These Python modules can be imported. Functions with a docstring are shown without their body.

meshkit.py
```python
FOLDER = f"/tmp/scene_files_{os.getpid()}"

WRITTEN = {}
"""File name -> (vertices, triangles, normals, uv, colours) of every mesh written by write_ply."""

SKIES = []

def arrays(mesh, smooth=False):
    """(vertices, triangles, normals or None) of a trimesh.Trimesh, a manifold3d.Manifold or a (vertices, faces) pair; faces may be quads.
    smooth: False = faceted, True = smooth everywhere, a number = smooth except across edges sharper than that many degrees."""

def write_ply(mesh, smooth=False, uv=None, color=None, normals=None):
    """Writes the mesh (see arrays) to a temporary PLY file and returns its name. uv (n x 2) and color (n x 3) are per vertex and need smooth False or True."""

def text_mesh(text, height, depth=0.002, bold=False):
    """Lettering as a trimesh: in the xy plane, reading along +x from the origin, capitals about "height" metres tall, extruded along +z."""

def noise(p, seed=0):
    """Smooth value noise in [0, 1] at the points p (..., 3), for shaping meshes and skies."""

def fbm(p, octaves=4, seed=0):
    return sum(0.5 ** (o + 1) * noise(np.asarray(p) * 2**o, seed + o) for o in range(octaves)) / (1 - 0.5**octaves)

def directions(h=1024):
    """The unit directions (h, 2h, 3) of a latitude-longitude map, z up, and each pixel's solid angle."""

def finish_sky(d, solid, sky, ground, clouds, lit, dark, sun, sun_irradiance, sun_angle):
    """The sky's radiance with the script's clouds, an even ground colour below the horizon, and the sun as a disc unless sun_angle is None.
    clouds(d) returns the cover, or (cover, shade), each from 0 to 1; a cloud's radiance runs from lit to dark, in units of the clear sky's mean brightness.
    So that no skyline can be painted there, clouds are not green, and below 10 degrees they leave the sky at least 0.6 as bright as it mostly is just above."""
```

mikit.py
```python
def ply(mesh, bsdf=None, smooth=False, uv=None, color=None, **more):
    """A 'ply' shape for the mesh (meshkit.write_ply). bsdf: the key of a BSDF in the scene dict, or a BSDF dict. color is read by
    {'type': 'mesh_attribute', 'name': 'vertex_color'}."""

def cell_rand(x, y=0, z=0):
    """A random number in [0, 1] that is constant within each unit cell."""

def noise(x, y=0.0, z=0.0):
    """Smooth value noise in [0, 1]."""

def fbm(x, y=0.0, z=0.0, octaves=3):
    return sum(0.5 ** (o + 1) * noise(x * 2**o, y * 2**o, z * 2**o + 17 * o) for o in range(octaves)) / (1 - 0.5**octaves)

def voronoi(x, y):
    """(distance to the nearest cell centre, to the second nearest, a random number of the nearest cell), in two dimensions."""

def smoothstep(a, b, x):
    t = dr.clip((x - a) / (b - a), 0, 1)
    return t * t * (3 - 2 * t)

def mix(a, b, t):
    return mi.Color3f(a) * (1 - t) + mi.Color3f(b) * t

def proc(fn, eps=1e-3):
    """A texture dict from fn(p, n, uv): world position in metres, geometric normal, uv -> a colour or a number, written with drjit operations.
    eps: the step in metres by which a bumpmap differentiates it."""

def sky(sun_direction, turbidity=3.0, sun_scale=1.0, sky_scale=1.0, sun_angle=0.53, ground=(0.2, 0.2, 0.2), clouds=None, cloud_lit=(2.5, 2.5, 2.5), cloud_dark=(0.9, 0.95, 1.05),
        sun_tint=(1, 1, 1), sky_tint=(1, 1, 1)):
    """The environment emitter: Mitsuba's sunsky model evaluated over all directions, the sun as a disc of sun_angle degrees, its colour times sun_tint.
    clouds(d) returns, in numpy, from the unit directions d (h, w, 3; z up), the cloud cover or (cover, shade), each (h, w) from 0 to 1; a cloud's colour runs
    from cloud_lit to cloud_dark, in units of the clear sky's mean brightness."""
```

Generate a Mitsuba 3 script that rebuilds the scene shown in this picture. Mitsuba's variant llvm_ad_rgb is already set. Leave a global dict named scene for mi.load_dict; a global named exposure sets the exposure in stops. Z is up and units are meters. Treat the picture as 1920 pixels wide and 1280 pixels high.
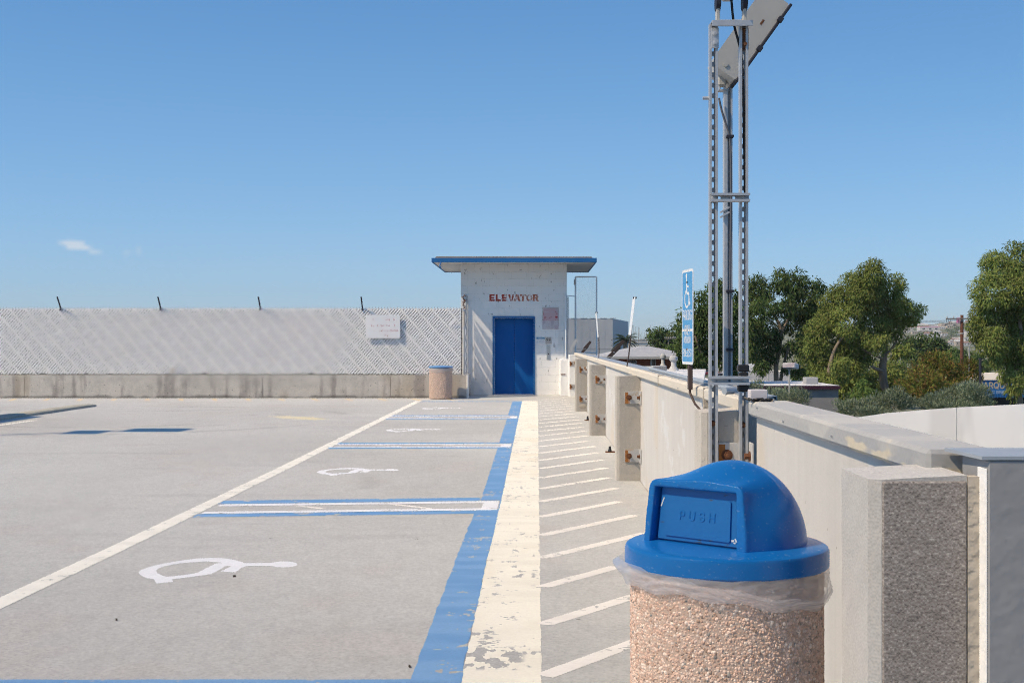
import math, numpy as np, trimesh, drjit as dr, mitsuba as mi, mikit, meshkit
import manifold3d as m3
from shapely.geometry import Polygon, box as sbox, LineString, Point
from shapely.ops import unary_union
from shapely import affinity
from mikit import proc, noise, fbm, voronoi, cell_rand, smoothstep, mix

T = mi.ScalarTransform4f
scene, labels = {}, {}
# ------------------------------------------------------------------ camera, sky, exposure
EYE, F = 1.47, 2400.0                     # eye height; focal length for the 1920 px wide photograph
scene['camera'] = {'type': 'perspective', 'fov': math.degrees(2 * math.atan(960 / F)), 'fov_axis': 'x',
                   'principal_point_offset_x': -40.5 / 1920, 'principal_point_offset_y': 0.0, 'near_clip': 0.05, 'far_clip': 20000.0,
                   'to_world': T().look_at(origin=[0, 0, EYE], target=[0, 1, EYE], up=[0, 0, 1])}
AZ, EL = math.radians(27.0), math.radians(46.8)
SUN = (-math.cos(AZ) * math.cos(EL), -math.sin(AZ) * math.cos(EL), math.sin(EL))


def clouds(d):
    """two small puffs low over the fence, from noise"""
    az, el = np.degrees(np.arctan2(d[..., 0], d[..., 1])), np.degrees(np.arcsin(d[..., 2]))
    q = np.stack([az * 1.7, el * 3.4, 0 * az], -1)
    n = meshkit.fbm(q + 3.3, 5, 4)
    cover = 0
    for a, e, ra, re, tilt, k in ((-19.75, 4.05, .70, .22, -.22, 1.0), (-18.95, 3.80, .5, .14, -.35, .7), (-17.6, 3.7, .20, .12, 0, .5), (-17.15, 3.85, .15, .20, 0, .5)):
        u, v = (az - a), (el - e) - tilt * (az - a)
        r = (u / ra) ** 2 + (v / re) ** 2
        cover = np.maximum(cover, k * np.clip(1.25 - r + 2.2 * (n - .5), 0, 1))
    veil = .46 * np.exp(-np.abs(el) / 4.8) * (.85 + .3 * meshkit.fbm(np.stack([az * .05, el * .5, 0 * az], -1), 3, 9))     # thin marine veil low in the sky, all round
    return np.maximum(np.clip(cover * .75, 0, 1), veil) * (d[..., 2] > 0), 0.15 * np.ones_like(az)


scene['sky_light'] = mikit.sky(SUN, turbidity=3.0, sun_scale=.90, sun_tint=(1.02, 1.0, .96), sky_tint=(.71, 1.12, 1.35), clouds=clouds, cloud_lit=(2.65, 2.85, 3.05), cloud_dark=(1.6, 1.65, 1.75))
exposure = 1.42

# ------------------------------------------------------------------ small kit
rng = np.random.default_rng(7)


def AT(u, v, d):
    """survey: the point at depth d metres that stands at (u, v) in the photograph"""
    return np.array([(u - 1000.5) / F * d, d, EYE - (v - 640.0) / F * d])


def cat(*ms):
    flat = []
    for m in ms:
        flat += m if isinstance(m, list) else [m]
    return trimesh.util.concatenate(flat)


def box(x0, x1, y0, y1, z0, z1):
    v = np.array([[x, y, z] for x in (x0, x1) for y in (y0, y1) for z in (z0, z1)], float)
    f = [[0, 1, 3], [0, 3, 2], [4, 6, 7], [4, 7, 5], [0, 4, 5], [0, 5, 1], [2, 3, 7], [2, 7, 6], [0, 2, 6], [0, 6, 4], [1, 5, 7], [1, 7, 3]]
    return trimesh.Trimesh(v, f, process=False)


def bbox(x0, x1, y0, y1, z0, z1, b=.008):
    """a box with chamfered edges"""
    P = []
    for sx in (0, 1):
        for sy in (0, 1):
            for sz in (0, 1):
                X, Y, Z = (x0, x1)[sx], (y0, y1)[sy], (z0, z1)[sz]
                dx, dy, dz = b * (1 - 2 * sx), b * (1 - 2 * sy), b * (1 - 2 * sz)
                P += [[X + dx, Y + dy, Z], [X + dx, Y, Z + dz], [X, Y + dy, Z + dz]]
    return trimesh.convex.convex_hull(np.array(P))


def tube(pts, r, n=10, cap=True):
    p = np.asarray(pts, float)
    r = np.broadcast_to(np.asarray(r, float), (len(p),))
    t = np.gradient(p, axis=0)
    t /= np.linalg.norm(t, axis=1, keepdims=True) + 1e-12
    ref = np.array([0, 0, 1.0]) if abs(t[0, 2]) < .9 else np.array([1.0, 0, 0])
    rows = []
    a = np.cross(t[0], ref); a /= np.linalg.norm(a)
    for i in range(len(p)):
        a = a - t[i] * np.dot(a, t[i]); a /= np.linalg.norm(a)
        b = np.cross(t[i], a)
        ang = np.arange(n) * 2 * np.pi / n
        rows.append(p[i] + r[i] * (np.cos(ang)[:, None] * a + np.sin(ang)[:, None] * b))
    v = np.vstack(rows)
    f = []
    for i in range(len(p) - 1):
        for j in range(n):
            q = [i * n + j, i * n + (j + 1) % n, (i + 1) * n + (j + 1) % n, (i + 1) * n + j]
            f += [[q[0], q[1], q[2]], [q[0], q[2], q[3]]]
    if cap:
        for i0, s in ((0, 1), ((len(p) - 1) * n, -1)):
            c = len(v)
            v = np.vstack([v, p[0 if s == 1 else -1][None]])
            for j in range(n):
                f.append([c, i0 + (j + 1) % n, i0 + j] if s == 1 else [c, i0 + j, i0 + (j + 1) % n])
    return trimesh.Trimesh(v, f, process=False)


def lathe(prof, n=64, center=(0, 0, 0)):
    m = trimesh.creation.revolve(np.array(prof, float), sections=n)
    m.apply_translation(center)
    return m


def extrude(poly, depth):
    geoms = getattr(poly, 'geoms', [poly])
    return cat([trimesh.creation.extrude_polygon(g, depth, engine='earcut') for g in geoms if g.area > 1e-9])


def frame(m, ex, ey, ez, o):
    """a mesh laid into the axes ex, ey, ez at o"""
    M = np.eye(4)
    M[:3, 0], M[:3, 1], M[:3, 2], M[:3, 3] = ex, ey, ez, o
    m = m.copy()
    m.apply_transform(M)
    return m


def front(m, x, y, z):
    """xy drawing -> upright, facing the camera side (-y), its depth growing towards -y"""
    return frame(m, [1, 0, 0], [0, 0, 1], [0, -1, 0], [x, y, z])


def sheet(poly, z):
    vs, fs, at = [], [], 0
    for g in getattr(poly, 'geoms', [poly]):
        if g.area < 1e-6:
            continue
        v, f = trimesh.creation.triangulate_polygon(g, engine='earcut')
        vs.append(np.column_stack([v, np.full(len(v), z)])); fs.append(np.asarray(f) + at); at += len(v)
    m = trimesh.Trimesh(np.vstack(vs), np.vstack(fs), process=False)
    if m.face_normals[:, 2].mean() < 0:
        m.invert()
    return m


def key_for(name):
    if name not in scene and name not in labels and not any(k.startswith(name + '__') for k in scene):
        return name
    i = 1
    while True:
        k = f'{name}_{i:03d}'
        if k not in scene and k not in labels and not any(q.startswith(k + '__') for q in scene):
            return k
        i += 1


counters = {}


def part_key(base):
    n = counters.get(base, 0)
    counters[base] = n + 1
    return base if n == 0 else f'{base}_{n:03d}'


def thing(name, label, category, group=None, mesh=None, mat=None, smooth=False, **kw):
    key = key_for(name)
    labels[key] = {'label': label, 'category': category}
    if group:
        labels[key]['group'] = group
    if mesh is not None:
        scene[key] = mikit.ply(mesh, mat, smooth=smooth, **kw)
    return key


def part(parent, name, mesh, mat, smooth=False, label=None, kind=None, **kw):
    key = part_key(f'{parent}__{name}')
    scene[key] = mesh if isinstance(mesh, dict) else mikit.ply(mesh, mat, smooth=smooth, **kw)
    if label or kind:
        labels[key] = {}
        if label:
            labels[key]['label'] = label
        if kind:
            labels[key]['kind'] = kind
    return key


def moved(d, to_world):
    return {**d, 'to_world': to_world}


def structure(name, mesh, mat, smooth=False, label=None, category=None):
    scene[name] = mikit.ply(mesh, mat, smooth=smooth)
    labels[name] = {'kind': 'structure'}
    if label:
        labels[name].update(label=label, category=category)
    return name


# ------------------------------------------------------------------ materials
def mat(name, color, rough=.8, spec=.3, bump=None, scale=.002, eps=1e-3, two=True, **kw):
    c = color if isinstance(color, dict) else {'type': 'rgb', 'value': list(color)} if not callable(color) else proc(color)
    b = {'type': 'principled', 'base_color': c, 'roughness': rough if not callable(rough) else proc(rough), 'specular': spec, **kw}
    if bump is not None:
        b = {'type': 'bumpmap', 'arbitrary': proc(bump, eps), 'scale': scale, 'bsdf': b}
    scene[name] = {'type': 'twosided', 'bsdf': b} if two else b
    return name


def c3(a):
    return mi.Color3f(*a)


def deck_base(p):
    big = fbm(p.x * .32, p.y * .22, 1.0, 4)
    mid = fbm(p.x * 1.7 + 9, p.y * 1.1, 5.0, 4)
    c = mix((.41, .405, .385), (.462, .457, .437), smoothstep(.25, .75, big))
    c = mix(c, (.42, .39, .365), .45 * smoothstep(.58, .78, mid))
    c = mix(c, (.385, .378, .365), .5 * smoothstep(.60, .8, fbm(p.x * .9 - 4, p.y * 3.1, 2.0, 3)))
    g = noise(p.x * 130, p.y * 130) * .5 + noise(p.x * 60, p.y * 60, 3.0) * .5
    c = c * (1 + .10 * (fbm(p.x * 11, p.y * 7, 6.0, 3) - .5))
    return c * (1 + .34 * (g - .5))


def deck_col(p, n, uv):
    c = deck_base(p)
    r = dr.sqrt(dr.square(p.x + 8.0) + dr.square((p.y - 24.5) * 1.0))
    w = fbm(p.x * .8, p.y * .8, 8.0, 3)
    arc = dr.exp(-dr.square((r - 2.6) / .10)) + dr.exp(-dr.square((r - 3.15) / .09)) * .7 + dr.exp(-dr.square((r - 4.4) / .12)) * .8
    r2 = dr.sqrt(dr.square(p.x + 5.6) + dr.square(p.y - 13.0))
    arc += dr.exp(-dr.square((r2 - 3.9) / .12)) * .5
    c = c * (1 - .22 * arc * smoothstep(.42, .62, w))
    spot = voronoi(p.x * 1.1, p.y * 1.1)
    tiny = smoothstep(.018, .010, spot[0]) * smoothstep(.90, .92, spot[2])
    return mix(c, (.16, .15, .14), tiny * .8)


mat('m_deck', deck_col, .9, .2, bump=lambda p, n, uv: noise(p.x * 150, p.y * 150) + .6 * noise(p.x * 55, p.y * 55, 2.0), scale=.0012)


def worn(color, dark, amount, scl=1.0, seed=0.0):
    def fn(p, n, uv):
        g = fbm(p.x * 9 * scl + seed, p.y * 9 * scl, seed, 4)
        f = noise(p.x * 46, p.y * 46, seed + 1)
        zone = fbm(p.x * 1.3 + seed * 3, p.y * .6, seed + 2, 3)
        chip = smoothstep(.60, .66, g * .72 + f * .28 + amount * (zone - .5) - .07)
        tone = fbm(p.x * 2.1, p.y * 6.0, seed + 5, 3)
        c = mix(color, dark, smoothstep(.3, .8, tone)) * (1 + .08 * (noise(p.x * 110, p.y * 110) - .5))
        return mix(c, deck_base(p) * .97, chip)
    return fn


def cream_fn(p, n, uv):
    base = worn((.78, .74, .635), (.72, .68, .58), .16, 1.0, 3.0)(p, n, uv)
    # one patch by the camera where the paint has peeled off in scraps
    q = dr.maximum(dr.abs(p.x + .185) / .13, dr.abs(p.y - 5.95) / .20)
    r = dr.maximum(dr.abs(p.x + .06) / .16, dr.abs(p.y - 8.9) / 1.1)
    r2 = dr.maximum(dr.abs(p.x + .2) / .16, dr.abs(p.y - 12.3) / .9)
    rag = fbm(p.x * 24, p.y * 11, 1.0, 4)
    peel = smoothstep(.56, .59, rag + .20 * (1 - q)) * smoothstep(1.2, .9, q)
    peel = dr.maximum(peel, smoothstep(.70, .73, rag) * smoothstep(1.2, .8, r))
    peel = dr.maximum(peel, smoothstep(.71, .74, rag) * smoothstep(1.2, .8, r2))
    ochre = smoothstep(.62, .8, fbm(p.x * 3, p.y * 1.2, 7.0, 3))
    base = mix(base, (.62, .53, .36), .25 * ochre)
    return mix(base, deck_base(p) * .93, peel)


mat('m_cream_paint', cream_fn, .8, .3)
mat('m_line_paint', worn((.77, .74, .66), (.70, .67, .60), .12, 1.3, 6.0), .8, .3)
mat('m_white_paint', worn((.74, .74, .76), (.69, .69, .70), .04, 1.2, 2.0), .8, .3)
mat('m_symbol_paint', lambda p, n, uv: mix((.74, .74, .76), (.68, .68, .69), fbm(p.x * 6, p.y * 6, 3.0, 3)) * (1 + .12 * (noise(p.x * 100, p.y * 100) - .5)), .8, .3)
mat('m_hatch_paint', worn((.75, .71, .655), (.68, .64, .59), .15, 1.0, 11.0), .8, .3)
mat('m_blue_paint', worn((.14, .285, .505), (.185, .335, .545), .12, .8, 1.0), .8, .3)
mat('m_faded_yellow', worn((.62, .54, .33), (.52, .48, .38), .75, .7, 4.0), .85, .3)
mat('m_faded_orange', worn((.60, .47, .30), (.52, .45, .36), .75, .7, 14.0), .85, .3)


def stained(p, n, uv):
    x = p.x + p.y
    base = fbm(x * .9, p.z * 1.2, 3.0, 4)
    c = mix((.50, .465, .42), (.61, .57, .515), base)
    st = fbm(x * 3.4, p.z * .35, 9.0, 4)
    st2 = noise(x * 9.0, p.z * .5, 4.0)
    c = mix(c, (.27, .24, .22), .7 * smoothstep(.52, .70, st * .62 + st2 * .2 + .18 * fbm(x * 12, p.z * 5, 6.0, 3)))
    c = c * (1 + .3 * (fbm(x * 6, p.z * 6, 2.0, 4) - .5))
    c = mix(c, (.46, .38, .27), .4 * smoothstep(.62, .75, fbm(x * 1.6 + 5, p.z * .5, 19.0, 3)))
    pits = voronoi(x * 7, p.z * 7)
    c = mix(c, (.13, .12, .11), smoothstep(.10, .05, pits[0]) * smoothstep(.72, .75, pits[2]))
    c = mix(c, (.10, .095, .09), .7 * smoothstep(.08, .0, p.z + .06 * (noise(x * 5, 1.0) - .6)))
    return c * (1 + .22 * (noise(x * 70, p.z * 70, p.y * 70) - .5))


mat('m_stained_concrete', stained, .9, .2, bump=lambda p, n, uv: noise(p.x * 40, p.y * 40, p.z * 40), scale=.003)


def pillar_fn(p, n, uv):
    f = noise(p.x * 210, p.y * 210, p.z * 210)
    f2 = noise(p.x * 95 + 7, p.y * 95, p.z * 95)
    b = fbm(p.x * 2.2, p.y * 2.2, p.z * 1.4, 4)
    c = mix((.37, .34, .30), (.475, .445, .40), b)
    c = mix(c, (.62, .58, .52), .55 * smoothstep(.74, .88, f))
    c = mix(c, (.20, .18, .16), .4 * smoothstep(.74, .9, f2))
    pore = fbm(p.x * 110, p.y * 110, p.z * 110, 2)
    c = mix(c, (.24, .22, .20), .5 * smoothstep(.78, .88, pore))
    c = c * (1 + .16 * (fbm(p.x * 30 + p.y * 30, p.z * 7, 4.0, 3) - .5))
    return c


mat('m_pillar', pillar_fn, .95, .12, bump=lambda p, n, uv: noise(p.x * 120, p.y * 120, p.z * 120) + 1.2 * noise(p.x * 45, p.y * 45, p.z * 45), scale=.0013)


def panel_fn(p, n, uv):
    b = fbm(p.y * .8, p.z * .8, 2.0, 4)
    c = mix((.455, .437, .412), (.51, .495, .47), b)
    st = fbm(p.y * 16, p.z * .45, 7.0, 3)
    c = c * (1 + .11 * (st - .5))
    c = mix(c, (.56, .57, .58), .5 * smoothstep(.66, .74, fbm(p.y * 2.6, p.z * 4.0, 13.0, 4)))
    c = mix(c, (.52, .42, .30), .35 * smoothstep(.64, .8, fbm(p.y * 1.1, p.z * .6, 23.0, 3)))
    dot = voronoi(p.y * 9, p.z * 9)
    c = mix(c, (.25, .22, .2), smoothstep(.05, .03, dot[0]) * smoothstep(.86, .87, dot[2]))
    return c * (1 + .09 * (noise(p.x * 160, p.y * 160, p.z * 160) - .5))


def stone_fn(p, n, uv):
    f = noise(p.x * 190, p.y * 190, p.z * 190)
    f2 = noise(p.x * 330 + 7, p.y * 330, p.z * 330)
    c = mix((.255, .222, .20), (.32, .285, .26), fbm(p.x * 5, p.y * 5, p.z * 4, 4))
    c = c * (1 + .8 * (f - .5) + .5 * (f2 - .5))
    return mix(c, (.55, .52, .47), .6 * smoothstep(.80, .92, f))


mat('m_formed_face', lambda p, n, uv: mix((.40, .385, .365), (.47, .455, .435), fbm(p.x * 4, p.y * 4, p.z * 3, 4)) * (1 + .30 * (noise(p.x * 210, p.y * 210, p.z * 210) - .5)), .95, .1, bump=lambda p, n, uv: noise(p.x * 150, p.y * 150, p.z * 150), scale=.0006)
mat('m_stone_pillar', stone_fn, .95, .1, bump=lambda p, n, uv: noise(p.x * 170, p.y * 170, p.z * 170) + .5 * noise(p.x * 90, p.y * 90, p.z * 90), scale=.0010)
mat('m_panel', panel_fn, .9, .2, bump=lambda p, n, uv: noise(p.y * 60, p.z * 5.0) + .8 * noise(p.x * 110, p.y * 110, p.z * 110), scale=.0014)


def coping_fn(p, n, uv):
    b = fbm(p.x * 2, p.y * .9, p.z * 2, 4)
    c = mix((.33, .33, .328), (.395, .395, .39), b)
    c = mix(c, (.47, .455, .42), .6 * smoothstep(.5, .7, fbm(p.y * 3.3, p.z * 9, 5.0, 4)))
    peel = fbm(p.x * 9, p.y * 3.2, p.z * 9, 4)
    zone = smoothstep(1.0, .3, dr.abs(p.y - 3.82) / .26) * smoothstep(1.14, 1.10, p.x)
    c = mix(c, (.55, .49, .38), smoothstep(.53, .60, peel + .17 * zone - .16))
    return c * (1 + .12 * (noise(p.x * 90, p.y * 90, p.z * 90) - .5))


mat('m_coping', coping_fn, .8, .3, bump=lambda p, n, uv: noise(p.x * 60, p.y * 60, p.z * 60), scale=.0015)
mat('m_bare_coping', lambda p, n, uv: mix((.49, .46, .41), (.56, .50, .41), fbm(p.y * 1.4, p.z * 5, 2.0, 4)) * (1 + .14 * (fbm(p.x * 30, p.y * 30, p.z * 30, 2) - .5)), .9, .2)
mat('m_grey_paint', lambda p, n, uv: mix((.275, .275, .28), (.305, .305, .31), fbm(p.x * 3, p.y * 3, p.z * 3, 4)) * (1 + .08 * (noise(p.x * 60, p.y * 60, p.z * 60) - .5)), .6, .4,
    bump=lambda p, n, uv: fbm(p.x * 22, p.y * 22, p.z * 22, 3) + .5 * noise(p.x * 2.5, 1.0, p.z * 9.0), scale=.004)
mat('m_mortar', lambda p, n, uv: mix((.36, .32, .27), (.52, .47, .40), fbm(p.x * 25, p.y * 25, p.z * 18, 3)), .95, .1, bump=lambda p, n, uv: fbm(p.x * 45, p.y * 45, p.z * 45, 3), scale=.012)


def whitewall(p, n, uv):
    x = p.x + p.y
    c = mix((.82, .815, .80), (.87, .865, .85), fbm(x * 1.2, p.z * 1.2, 1.0, 4))
    chip = fbm(x * 13, p.z * 9, 3.0, 3)
    c = mix(c, (.30, .29, .28), .8 * smoothstep(.80, .83, chip))
    c = mix(c, (.55, .53, .50), .3 * smoothstep(.6, .8, fbm(x * 5, p.z * .7, 12.0, 3)))
    return c


mat('m_white_block', whitewall, .75, .3, bump=lambda p, n, uv: fbm((p.x + p.y) * 40, p.z * 40, 1.0, 2), scale=.003)
mat('m_white_joint', lambda p, n, uv: mix((.52, .52, .53), (.68, .68, .68), fbm((p.x + p.y) * 4, p.z * 4, 6.0, 3)), .85, .2)
mat('m_door_blue', lambda p, n, uv: mix((.002, .10, .36), (.004, .118, .41), fbm(p.x * 3, p.z * 2, 4.0, 4)), .6, .2, bump=lambda p, n, uv: fbm(p.x * 8, p.z * 3, 2.0, 3), scale=.002)
mat('m_trim_blue', lambda p, n, uv: mix((.012, .12, .34), (.018, .15, .39), fbm(p.x * 4, p.z * 6, 2.0, 3)), .5, .4)
mat('m_soffit', lambda p, n, uv: mix((.50, .50, .51), (.58, .58, .58), fbm(p.x * 2, p.y * 2, 1.0, 3)), .8, .2)
mat('m_roofing', lambda p, n, uv: mix((.11, .10, .095), (.22, .20, .18), fbm(p.x * 3, p.y * 3, p.z * 9, 4)), .9, .2)
mat('m_red_letter', lambda p, n, uv: mix(mix((.40, .06, .04), (.46, .16, .10), smoothstep(-.9, -.2, p.x)), (.66, .60, .58), smoothstep(.66, .76, fbm(p.x * 24, p.z * 16, 8.0, 3) + .09 * smoothstep(-.95, -.3, p.x))), .7, .3)
mat('m_faded_sign', lambda p, n, uv: mix((.60, .56, .57), (.50, .42, .45), smoothstep(.45, .65, fbm(p.x * 8, p.z * 6, 2.0, 3))), .5, .4)
mat('m_sign_white', lambda p, n, uv: mix((.84, .84, .85), (.77, .775, .78), fbm(p.x * 4, p.z * 4, p.y, 4)), .45, .4)
mat('m_sign_pink', (.58, .40, .42), .6)
mat('m_sign_red', (.42, .03, .035), .5)
mat('m_sign_faint', (.50, .40, .40), .6)
mat('m_sign_blue', lambda p, n, uv: mix((.06, .28, .56), (.08, .31, .58), fbm(p.x * 30, p.y * 30, p.z * 30, 2)), .4, .4)
mat('m_sign_navy', (.05, .22, .38), .5)
mat('m_lettering', (.70, .72, .74), .45, .4)
mat('m_beige_plate', (.50, .45, .40), .6)
mat('m_dark', (.02, .02, .022), .5)
mat('m_black_rubber', (.018, .018, .02), .45, .4)
mat('m_stainless', lambda p, n, uv: mix((.42, .42, .41), (.56, .56, .54), noise(p.x * 200, p.z * 3, 1.0)), .35, .5, metallic=.85)


def galv(p, n, uv):
    s = fbm(p.x * 30, p.y * 30, p.z * 30, 3)
    return mix((.42, .435, .455), (.53, .545, .565), s)


mat('m_galvanised', galv, .45, .5, metallic=.35)
mat('m_conduit', lambda p, n, uv: mix((.36, .40, .44), (.44, .48, .52), fbm(p.x * 14, p.y * 14, p.z * 4, 3)), .5, .4, metallic=.3)


def rusty(p, n, uv):
    s = fbm(p.x * 17 + p.y * 3, p.y * 17, p.z * 11, 4)
    c = mix((.42, .42, .42), (.50, .49, .47), noise(p.x * 60, p.y * 60, p.z * 60))
    c = mix(c, (.44, .30, .17), .8 * smoothstep(.57, .70, s))
    return mix(c, (.24, .10, .045), .8 * smoothstep(.70, .80, s))


mat('m_bracket', rusty, .6, .4)
mat('m_rust', lambda p, n, uv: mix((.085, .038, .025), (.20, .085, .04), fbm(p.x * 60, p.y * 60, p.z * 60, 3)), .8, .3)
mat('m_rust_stain', (.33, .14, .05), .9, .1)
mat('m_brown_post', lambda p, n, uv: mix((.055, .036, .03), (.085, .055, .045), fbm(p.x * 20, p.y * 20, p.z * 20, 3)), .6, .4)
mat('m_slat', lambda p, n, uv: mix((.82, .82, .83), (.87, .87, .875), fbm(p.x * 3 + p.y * 3, p.z * 3, 1.0, 3)), .5, .4)
mat('m_slat_dusty', lambda p, n, uv: mix((.78, .78, .78), (.84, .835, .83), fbm(p.x * 5 + p.y * 3, p.z * 5, 4.0, 3)), .55, .4)
mat('m_strip', lambda p, n, uv: mix((.80, .79, .75), (.86, .85, .83), fbm(p.x * 6, p.z * 6, 2.0, 3)), .5, .4)
mat('m_windscreen', (.14, .14, .15), .9, .1)
mat('m_wire', (.40, .41, .43), .5, .5, metallic=.4)
mat('m_dark_arm', (.03, .032, .045), .6, .3)
mat('m_dark_cable', (.10, .105, .12), .5, .4)
mat('m_white_tube', (.80, .80, .80), .45, .4)
mat('m_lid_blue', lambda p, n, uv: mix(mix((.004, .122, .385), (.008, .138, .42), fbm(p.x * 7, p.y * 7, p.z * 7, 4)), (.16, .28, .44), .4 * smoothstep(.72, .82, fbm(p.x * 160, p.y * 40, p.z * 130, 3) + .03)), .25, .42,
    bump=lambda p, n, uv: noise(p.x * 160, p.y * 160, p.z * 160), scale=.0005)
mat('m_lid_sunlit', lambda p, n, uv: mix((.12, .27, .52), (.16, .33, .58), fbm(p.x * 9, p.y * 9, p.z * 9, 3)), .5, .4)  # far lid: sunlight put into the colour as a paler blue
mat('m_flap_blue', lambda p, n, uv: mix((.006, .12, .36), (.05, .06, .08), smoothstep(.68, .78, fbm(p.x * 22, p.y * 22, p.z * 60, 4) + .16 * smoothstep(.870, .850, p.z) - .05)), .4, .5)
mat('m_scratch', (.55, .58, .6), .6)
mat('m_cement', lambda p, n, uv: mix((.47, .35, .28), (.57, .44, .36), noise(p.x * 90, p.y * 90, p.z * 90)), .9, .2)
mat('m_pebble', {'type': 'mesh_attribute', 'name': 'vertex_color'}, .6, .4)
mat('m_leaf_plain', {'type': 'mesh_attribute', 'name': 'vertex_color'}, .6, .3)
scene['m_leaf'] = {'type': 'principledthin', 'base_color': {'type': 'mesh_attribute', 'name': 'vertex_color'}, 'roughness': .5, 'diff_trans': .62, 'eta': 1.4, 'spec_trans': 0.0}
scene['m_bag'] = {'type': 'blendbsdf', 'weight': {'type': 'rgb', 'value': .30},
                  'bsdf_0': {'type': 'thindielectric', 'int_ior': 1.45},
                  'bsdf_1': {'type': 'principledthin', 'base_color': {'type': 'rgb', 'value': [.86, .87, .9]}, 'roughness': .12, 'diff_trans': 1.0, 'spec_trans': 0.0, 'eta': 1.5}}
mat('m_lamp_housing', lambda p, n, uv: mix((.40, .39, .365), (.46, .45, .42), fbm(p.x * 8, p.y * 8, p.z * 5, 3)), .5, .4)
mat('m_pale_metal', (.50, .49, .47), .5, .4)
mat('m_asphalt_berm', lambda p, n, uv: mix((.30, .28, .235), (.46, .435, .36), fbm(p.x * 16, p.y * 16, p.z * 16, 3)) * (1 + .4 * (noise(p.x * 50, p.y * 50, p.z * 50) - .5)), .95, .1)
mat('m_bark', lambda p, n, uv: mix((.16, .12, .09), (.34, .28, .22), fbm(p.x * 5, p.y * 5, p.z * 1.2, 4)), .9, .2)
mat('m_dark_bark', (.06, .05, .04), .9, .1)
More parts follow.
